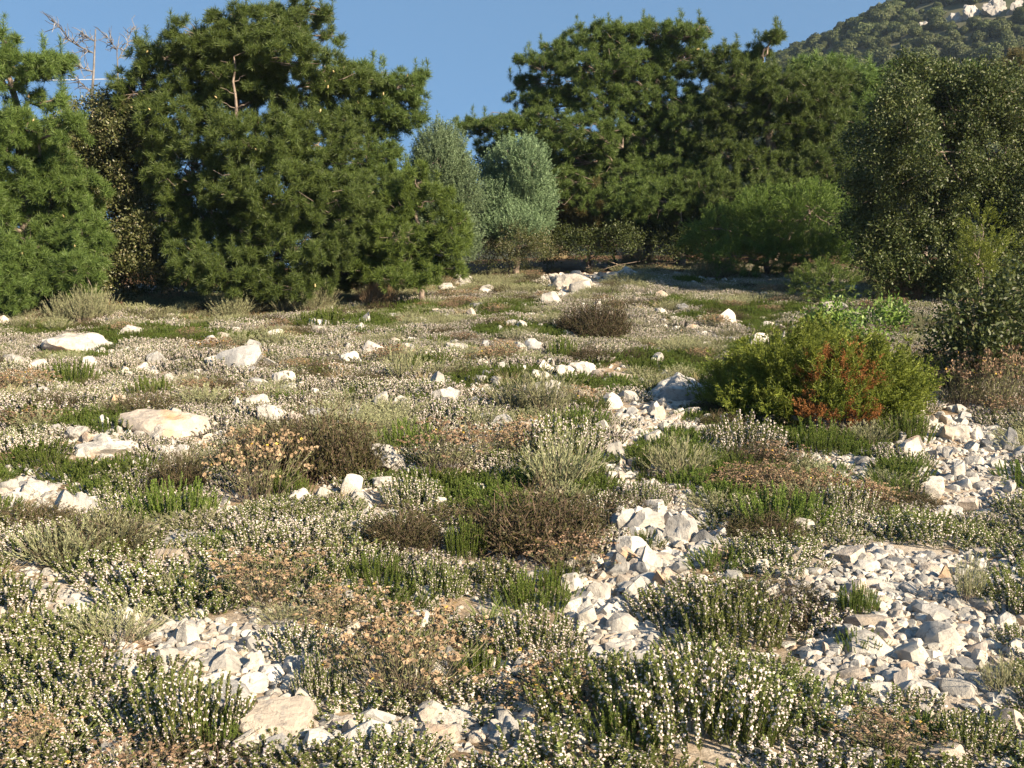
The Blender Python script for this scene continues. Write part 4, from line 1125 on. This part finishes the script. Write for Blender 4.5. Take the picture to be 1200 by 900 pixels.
# dead trees
def dead_tree(lines, D, r0, label):
    base = at(*lines[0][0], D); g = gpt(base[0], base[1])
    root = empty('dead_tree', g, label, 'dead tree')
    first = [at(a, b, D) for a, b in lines[0]]
    q = [tube(np.array([g] + first) - g, np.linspace(r0, r0 * .3, len(first) + 1), 6)]
    obj('trunk', qmesh('dead_trunk', [(q[0], M['deadwood'])]), root)
    for ln in lines[1:]:
        pts = np.array([at(a, b, D + .12 * i * (1 if hash(ln) % 2 else -1)) for i, (a, b) in enumerate(ln)]) - g
        tw = [tube(pts, np.linspace(r0 * .42, r0 * .12, len(pts)), 4)]
        for _ in range(7 * len(ln)):
            i = random.randint(0, len(pts) - 2); s = pts[i] + (pts[i + 1] - pts[i]) * random.random()
            d = norm((pts[i + 1] - pts[i])[None] + rng.normal(size=(1, 3)) * np.linalg.norm(pts[i + 1] - pts[i]) * .8)[0]
            e = s + d * random.uniform(.12, .4)
            tw.append(tube(wander(s, e, 4, .3), np.linspace(.011, .005, 4), 3))
        obj('branch', qmesh('dead_branch', [(np.concatenate(tw), M['deadwood'])]), root)
dead_tree([((108, 300), (108, 110), (110, 80), (111, 55), (112, 34)), ((109, 62), (92, 54), (80, 46), (72, 34), (64, 26)), ((110, 48), (100, 42), (95, 36)), ((108, 110), (96, 98), (86, 88)), ((109, 84), (97, 80), (88, 76))], 23.5, .04,
          'bleached dead tree with bare crooked branches behind the left pines')
dead_tree([((140, 300), (138, 80), (137, 60), (140, 42)), ((138, 60), (130, 50), (125, 42)), ((138, 70), (148, 54), (154, 34))], 24.5, .022,
          'thin dead sapling with faint twigs beside the bleached dead tree')

# cable
a, b = at(-900, 60, 40), at(420, 150, 30)
pts = np.array([a + (b - a) * t + np.array([0, 0, -1.2 * 4 * t * (1 - t)]) for t in np.linspace(0, 1, 24)])
p1 = at(45, 98, 33)
i = np.argmin(np.abs(pts[:, 0] - p1[0])); pts[:, 2] += p1[2] - pts[i, 2]
tag(obj('overhead_cable', qmesh('overhead_cable', [(tube(pts, .011, 5), M['cable'])])), 'thin white cable strung behind the left pine and the dead tree', 'cable')

# ------------------------------------------------------------------ hill with crag and wood
def hill_h(x, y):
    return -52 + 120 * np.exp(-((x - 170) / 142.0) ** 2 / 2 - ((y - 235) / 85.0) ** 2 / 2) + 7 * (n2(x, y, .02, 21, 3) - .5)
hx = np.arange(-260, 560, 5.0); hy = np.arange(75, 480, 4.0)
HX, HY = np.meshgrid(hx, hy); HZ = hill_h(HX, HY)
Vh = np.stack([HX, HY, HZ], -1)
Qh = np.stack([Vh[:-1, :-1], Vh[:-1, 1:], Vh[1:, 1:], Vh[1:, :-1]], 2).reshape(-1, 4, 3)
tag(obj('hill', qmesh('hill', [(Qh, M['hill'])])), kind='structure')

# crown meshes for the wood on the hill
def far_crown(seed):
    n = 2400
    u = rdir(n, .2); lump = .7 + .6 * vnoise(u * 2.2 + seed * 5)
    p = u * (rng.uniform(.6, 1, n) ** .5 * lump)[:, None] * np.array([2.6, 2.6, 2.0]) + np.array([0, 0, 1.6])
    d = norm(u + rdir(n) * .7); s = perp(d); t = np.cross(d, s); f = rng.uniform(.10, .24, n)[:, None]
    return bpy.data.objects.new('wood_crown', qmesh('wood_crown', [(np.stack([p - s * f, p - t * f, p + s * f, p + t * f], 1), M['far_leaf'])]))

def scatter(name, sources, pos, rotz, scl, idx, label, kind='stuff', tilt=None):
    me = bpy.data.meshes.new(name); me.vertices.add(len(pos)); me.vertices.foreach_set('co', np.asarray(pos, np.float32).reshape(-1))
    rot = np.zeros((len(pos), 3), np.float32); rot[:, 2] = rotz
    if tilt is not None: rot[:, :2] = tilt
    scl = np.asarray(scl, np.float32)
    if scl.ndim == 1: scl = np.repeat(scl[:, None], 3, 1)
    me.attributes.new('rot', 'FLOAT_VECTOR', 'POINT').data.foreach_set('vector', rot.reshape(-1))
    me.attributes.new('scl', 'FLOAT_VECTOR', 'POINT').data.foreach_set('vector', scl.reshape(-1))
    me.attributes.new('pick', 'INT', 'POINT').data.foreach_set('value', np.asarray(idx, np.int32))
    o = obj(name, me); tag(o, label, None, None, kind)
    if label: o['category'] = 'ground cover' if 'gravel' not in name and 'wood' not in name else ('gravel' if 'gravel' in name else 'wood')
    g = bpy.data.node_groups.new(name + '_scatter', 'GeometryNodeTree')
    g.interface.new_socket('Geometry', in_out='INPUT', socket_type='NodeSocketGeometry')
    g.interface.new_socket('Geometry', in_out='OUTPUT', socket_type='NodeSocketGeometry')
    N = g.nodes.new; L = g.links.new
    gi, go = N('NodeGroupInput'), N('NodeGroupOutput')
    iop = N('GeometryNodeInstanceOnPoints'); g2i = N('GeometryNodeGeometryToInstance')
    for s in reversed(sources):
        oi = N('GeometryNodeObjectInfo'); oi.inputs['Object'].default_value = s; oi.inputs['As Instance'].default_value = True
        L(oi.outputs['Geometry'], g2i.inputs[0])
    L(gi.outputs[0], iop.inputs['Points']); L(g2i.outputs[0], iop.inputs['Instance'])
    iop.inputs['Pick Instance'].default_value = True
    def na(n_, t):
        a = N('GeometryNodeInputNamedAttribute'); a.data_type = t; a.inputs['Name'].default_value = n_
        return a.outputs['Attribute']
    e2r = N('FunctionNodeEulerToRotation'); L(na('rot', 'FLOAT_VECTOR'), e2r.inputs[0])
    L(e2r.outputs[0], iop.inputs['Rotation']); L(na('scl', 'FLOAT_VECTOR'), iop.inputs['Scale']); L(na('pick', 'INT'), iop.inputs['Instance Index'])
    L(iop.outputs[0], go.inputs[0])
    mod = o.modifiers.new('scatter', 'NODES'); mod.node_group = g
    return o

FC = [far_crown(i) for i in range(5)]
n = 20000
x = rng.uniform(-10, 300, n); y = rng.uniform(85, 330, n)
z = hill_h(x, y)
pp = np.stack([x, y, z], -1)
u_, v_ = project(pp)
ok = (z > -45) & (u_ > 700) & (u_ < 1700)
crag_c = [at(1128, 12, 205), at(1150, 4, 205), at(1175, 8, 205), at(1195, 3, 205), at(1115, 22, 205)]
pj = np.stack([u_, v_], -1)
bare = (np.abs(u_ - 1165) < 62) & (np.abs(v_ - (22 - (u_ - 1110) * .12)) < 12)
ok &= ~(bare & (rng.random(n) < .93))
pp = pp[ok]
scatter('hillside_wood', FC, pp, rng.uniform(0, 6.28, len(pp)), rng.lognormal(math.log(.42), .32, len(pp)), rng.integers(0, 5, len(pp)), 'dense evergreen wood covering the hill at the upper right')

# crag
def hill_hit(px, py):
    d = ray(px, py); ts = np.linspace(90, 330, 600); P_ = CAM + ts[:, None] * d
    b = P_[:, 2] < hill_h(P_[:, 0], P_[:, 1])
    return CAM + ts[int(np.argmax(b))] * d if b.any() else at(px, py, 220)
CRAG = [rock_mesh('crag', 4, 300 + i, planes=9, rough=.28, material=M['crag']) for i in range(4)]
for i, (x, y, w, h, lab) in enumerate([(1120, 20, 26, 18, 'lowest white crag rock on the wooded hill top'), (1142, 12, 30, 24, 'white crag rock second from the left on the hill'),
        (1168, 6, 36, 22, 'widest white crag rock on the hill by the picture top'), (1192, 8, 26, 22, 'white crag rock in the upper right corner'),
        (1082, 26, 20, 9, 'small grey crag rock left of the white crag on the hill'), (1112, 2, 10, 8, 'tiny white crag rock at the top picture edge on the hill')]):
    p = hill_hit(x, y + h * .3); k = depth(p) / F
    o = obj('crag_rock', CRAG[i % 4], None, p + np.array([0, 0, -.5])); o.scale = (w * k * .95, w * k * .6, h * k * .8); o.rotation_euler = (0, -.25, random.uniform(-.4, .4))
    tag(o, lab, 'crag')

# ------------------------------------------------------------------ ground cover
KP = np.array(KEEP)
def free_of(x, y, f=1.0):
    m = np.ones(len(x), bool)
    for a in range(0, len(x), 4000):
        s = slice(a, a + 4000)
        d2 = (x[s, None] - KP[None, :, 0]) ** 2 + (y[s, None] - KP[None, :, 1]) ** 2
        m[s] = ~(d2 < (KP[None, :, 2] * f) ** 2).any(1)
    return m

def wedge(sp, y0, y1, jit=.5, mx=.58):
    gy = np.arange(y0, y1, sp)
    X_, Y_ = [], []
    for yy in gy:
        w = yy * mx + .6; n = int(2 * w / sp)
        X_.append(np.linspace(-w, w, n) + rng.uniform(-jit, jit, n) * sp); Y_.append(yy + rng.uniform(-jit, jit, n) * sp)
    return np.concatenate(X_), np.concatenate(Y_)

def in_zones(px, py):
    m = np.zeros(len(px), bool)
    for z_ in ZONES: m |= inpoly(z_, px, py)
    return m

X_, Y_ = wedge(.205, 2.6, 29)
edge = 18.3 + 6.8 * sst(-5, 1.5, X_) - 4.5 * sst(4, 8, X_)
keep = Y_ < edge + 3.6 + 1.5 * sst(2, 5, X_)
X_, Y_ = X_[keep], Y_[keep]
Pz = np.stack([X_, Y_, height(X_, Y_)], -1); pxs, pys = project(Pz)
stony = in_zones(pxs, pys)
bare_n = n2(X_, Y_, .75, 31, 3)
p_cov = np.where(stony, np.where(inpoly(Z_GRAVEL, pxs, pys), .0, .035), np.where(bare_n > .66, .4, np.where(bare_n > .6, .75, .97)))
p_cov = np.where((Y_ < 6.5) & ~stony, np.maximum(p_cov, .8), p_cov)
keep = (rng.random(len(X_)) < p_cov) & free_of(X_, Y_, .85)
X_, Y_, Pz, stony = X_[keep], Y_[keep], Pz[keep], stony[keep]
e_ = (18.3 + 6.8 * sst(-5, 1.5, X_) - 4.5 * sst(4, 8, X_))[: len(X_)]
fringe = sst(-2.5, 0, Y_ - e_)
a1 = n2(X_, Y_, .55, 41, 2); a2 = n2(X_, Y_, .8, 42, 2); a3 = n2(X_, Y_, .6, 43, 2); r = rng.random(len(X_))
kind = np.full(len(X_), 'savory', dtype=object)
kind[(a1 > .61) | (r < .05)] = 'green'
kind[((a2 > .72) | ((r > .08) & (r < .13))) & (Y_ > 5.5)] = 'grey'
kind[(a3 > .80) | ((r > .14) & (r < .155))] = 'ever'
kind[(r > .18) & (r < .215)] = 'heath'
kind[(r > .215) & (r < .235)] = 'grasst'
kind[(r > .26) & (r < .285)] = 'dryt'
fr = rng.random(len(X_)) < fringe * (1 - .5 * sst(2, 4, X_))
kind[fr] = rng.choice(np.array(['grey', 'dryt', 'redt', 'grasst', 'ever', 'heath'], dtype=object), fr.sum(), p=[.44, .12, .04, .24, .04, .12])
hn = n2(X_, Y_, .45, 51, 2)
size = (.62 + .5 * hn) * rng.uniform(.8, 1.2, len(X_))
LAB = {'savory': ('flowering_ground_cover', 'low white flowering savory carpet covering the stony clearing'), 'green': ('green_ground_cover', 'low green sprigs without flowers between the flowering carpet'),
       'grey': ('grey_ground_cover', 'low grey green shrublets scattered through the carpet'), 'ever': ('seedhead_ground_cover', 'low brown headed everlastings scattered through the carpet'),
       'heath': ('heath_ground_cover', 'dark low heath twigs scattered through the carpet'), 'grasst': ('green_grass', 'green grass blades between the shrublets'),
       'dryt': ('dry_grass', 'straw coloured dry grass between the shrublets'), 'redt': ('dead_stem_litter', 'russet dead stems along the edge of the trees')}
for k_, (nm, lab) in LAB.items():
    s = kind == k_
    if not s.any(): continue
    sc = size[s]
    nv = len(ONE[k_]); pick = rng.integers(0, nv, s.sum())
    if k_ == 'savory':
        q = sst(4.5, 9, Y_[s]) ; t = rng.random(s.sum())
        pick = np.where(t < .15 + .7 * q, 0, np.where(t < .45 + .5 * q, 1, np.where(t < .75 + .25 * q, 2, 3)))
    h_ = sc * rng.uniform(.42, .74, s.sum()) * (1 - .25 * sst(3.8, 3.0, Y_[s]) )
    pos = Pz[s] - np.array([0, 0, .01])
    scatter(nm, ONE[k_], pos, rng.uniform(0, 6.28, s.sum()), np.stack([sc, sc, h_], -1), pick, lab)

# sparse sprigs in the stony places
# gravel
PEB = [bpy.data.objects.new('pebble', rock_mesh('pebble', 2, 400 + i, planes=8, rough=.03, material=[M['rock'], M['rock'], M['rock_warm'], M['rock'], M['rock_grey'], M['rock']][i])) for i in range(6)]
gx, gy = wedge(.032, 2.7, 9.5, .5, .54)
gz = np.stack([gx, gy, height(gx, gy)], -1); u1, v1 = project(gz)
dense = inpoly(Z_GRAVEL, u1, v1) | inpoly(Z_STRIP, u1, v1) | inpoly(Z_PILE, u1, v1) | inpoly(Z_BOT, u1, v1) | inpoly(Z_BOT2, u1, v1)
half = inpoly(Z_LEFT, u1, v1) | inpoly(Z_MID, u1, v1) | inpoly(Z_RIGHT, u1, v1) | inpoly(Z_HEAP, u1, v1)
pr = np.where(dense, .92, np.where(half, .6, .24 + .5 * (n2(gx, gy, .75, 31, 3) > .6)))
s = rng.random(len(gx)) < pr
g1 = gz[s]; d1 = dense[s]
sz = np.where(d1, rng.lognormal(math.log(.036), .5, s.sum()), rng.lognormal(math.log(.032), .5, s.sum()))
gx, gy = wedge(.11, 9.5, 25, .5, .54)
pr = .20 + .4 * (n2(gx, gy, .75, 31, 3) > .6)
gz = np.stack([gx, gy, height(gx, gy)], -1); u1, v1 = project(gz); pr = np.where(in_zones(u1, v1), .8, pr)
s = rng.random(len(gx)) < pr
g2 = gz[s]; sz = np.concatenate([sz, rng.lognormal(math.log(.072), .5, s.sum())])
gp = np.concatenate([g1, g2]); n = len(gp)
sc = np.stack([sz * rng.uniform(.8, 1.4, n), sz * rng.uniform(.7, 1.1, n), sz * rng.uniform(.22, .5, n)], -1)
scatter('gravel', PEB, gp, rng.uniform(0, 6.28, n), sc, rng.integers(0, 6, n), 'loose pale limestone gravel on the ground', tilt=rng.normal(size=(n, 2)) * .3)

# ------------------------------------------------------------------ light, sky, camera
w = bpy.data.worlds.new('World'); SC.world = w; w.use_nodes = True
nt = w.node_tree; bg = nt.nodes['Background']
sky = nt.nodes.new('ShaderNodeTexSky'); sky.sky_type = 'NISHITA'; sky.sun_disc = False
sky.sun_elevation = SUN_EL; sky.sun_rotation = math.atan2(-SUN_D[0], -SUN_D[1])
sky.air_density = 1.0; sky.dust_density = .0; sky.ozone_density = 3.0; sky.altitude = 300
tc = nt.nodes.new('ShaderNodeTexCoord'); va = nt.nodes.new('ShaderNodeVectorMath'); va.operation = 'ADD'; va.inputs[1].default_value = (0, 0, .50)
vn = nt.nodes.new('ShaderNodeVectorMath'); vn.operation = 'NORMALIZE'
nt.links.new(tc.outputs['Generated'], va.inputs[0]); nt.links.new(va.outputs[0], vn.inputs[0]); nt.links.new(vn.outputs[0], sky.inputs['Vector'])
hs = nt.nodes.new('ShaderNodeHueSaturation'); hs.inputs['Saturation'].default_value = 1.02; hs.inputs['Hue'].default_value = .488
nt.links.new(sky.outputs[0], hs.inputs['Color']); nt.links.new(hs.outputs[0], bg.inputs[0]); bg.inputs[1].default_value = .075
sl = bpy.data.lights.new('sun', 'SUN'); sl.energy = 4.7; sl.angle = math.radians(.5); sl.color = (1, .84, .62)
so = bpy.data.objects.new('sun', sl); COL.objects.link(so); so.location = (20, -12, 18)
dv = Vector((SUN_D[0] * math.cos(SUN_EL), SUN_D[1] * math.cos(SUN_EL), -math.sin(SUN_EL)))
so.rotation_euler = dv.to_track_quat('-Z', 'Y').to_euler()

cd = bpy.data.cameras.new('camera'); co = bpy.data.objects.new('camera', cd); COL.objects.link(co)
cd.sensor_width = 36; cd.lens = 36 * F / 1200; cd.clip_end = 30000; cd.clip_start = .05
co.location = CAM; co.rotation_euler = (PI / 2 - PITCH, 0, 0)
SC.camera = co
SC.view_settings.view_transform = 'Standard'; SC.view_settings.look = 'None'
SC.view_settings.exposure = 1.64; SC.view_settings.gamma = 1
c = SC.cycles
c.max_bounces = 6; c.diffuse_bounces = 4; c.glossy_bounces = 2; c.transmission_bounces = 3; c.transparent_max_bounces = 4
c.use_denoising = True
c.sample_clamp_indirect = 8

hv, nt, N, L = mat('sea_haze')
o_ = N('ShaderNodeOutputMaterial'); v_ = N('ShaderNodeVolumePrincipled')
v_.inputs['Color'].default_value = (.66, .83, 1.0, 1); v_.inputs['Density'].default_value = .0003; v_.inputs['Anisotropy'].default_value = .3
L(v_.outputs[0], o_.inputs['Volume'])
bx = np.array([[x, y, z] for z in (-75, 95) for x, y in ((-420, -90), (620, -90), (620, 490), (-420, 490))], float)
fcs = [(3, 2, 1, 0), (4, 5, 6, 7), (0, 1, 5, 4), (1, 2, 6, 5), (2, 3, 7, 6), (3, 0, 4, 7)]
hm = bpy.data.meshes.new('haze'); hm.from_pydata(bx.tolist(), [], fcs); hm.materials.append(hv)
if HAZE: tag(obj('haze', hm), 'thin pale sea haze over the hillside', 'haze', None, 'stuff')
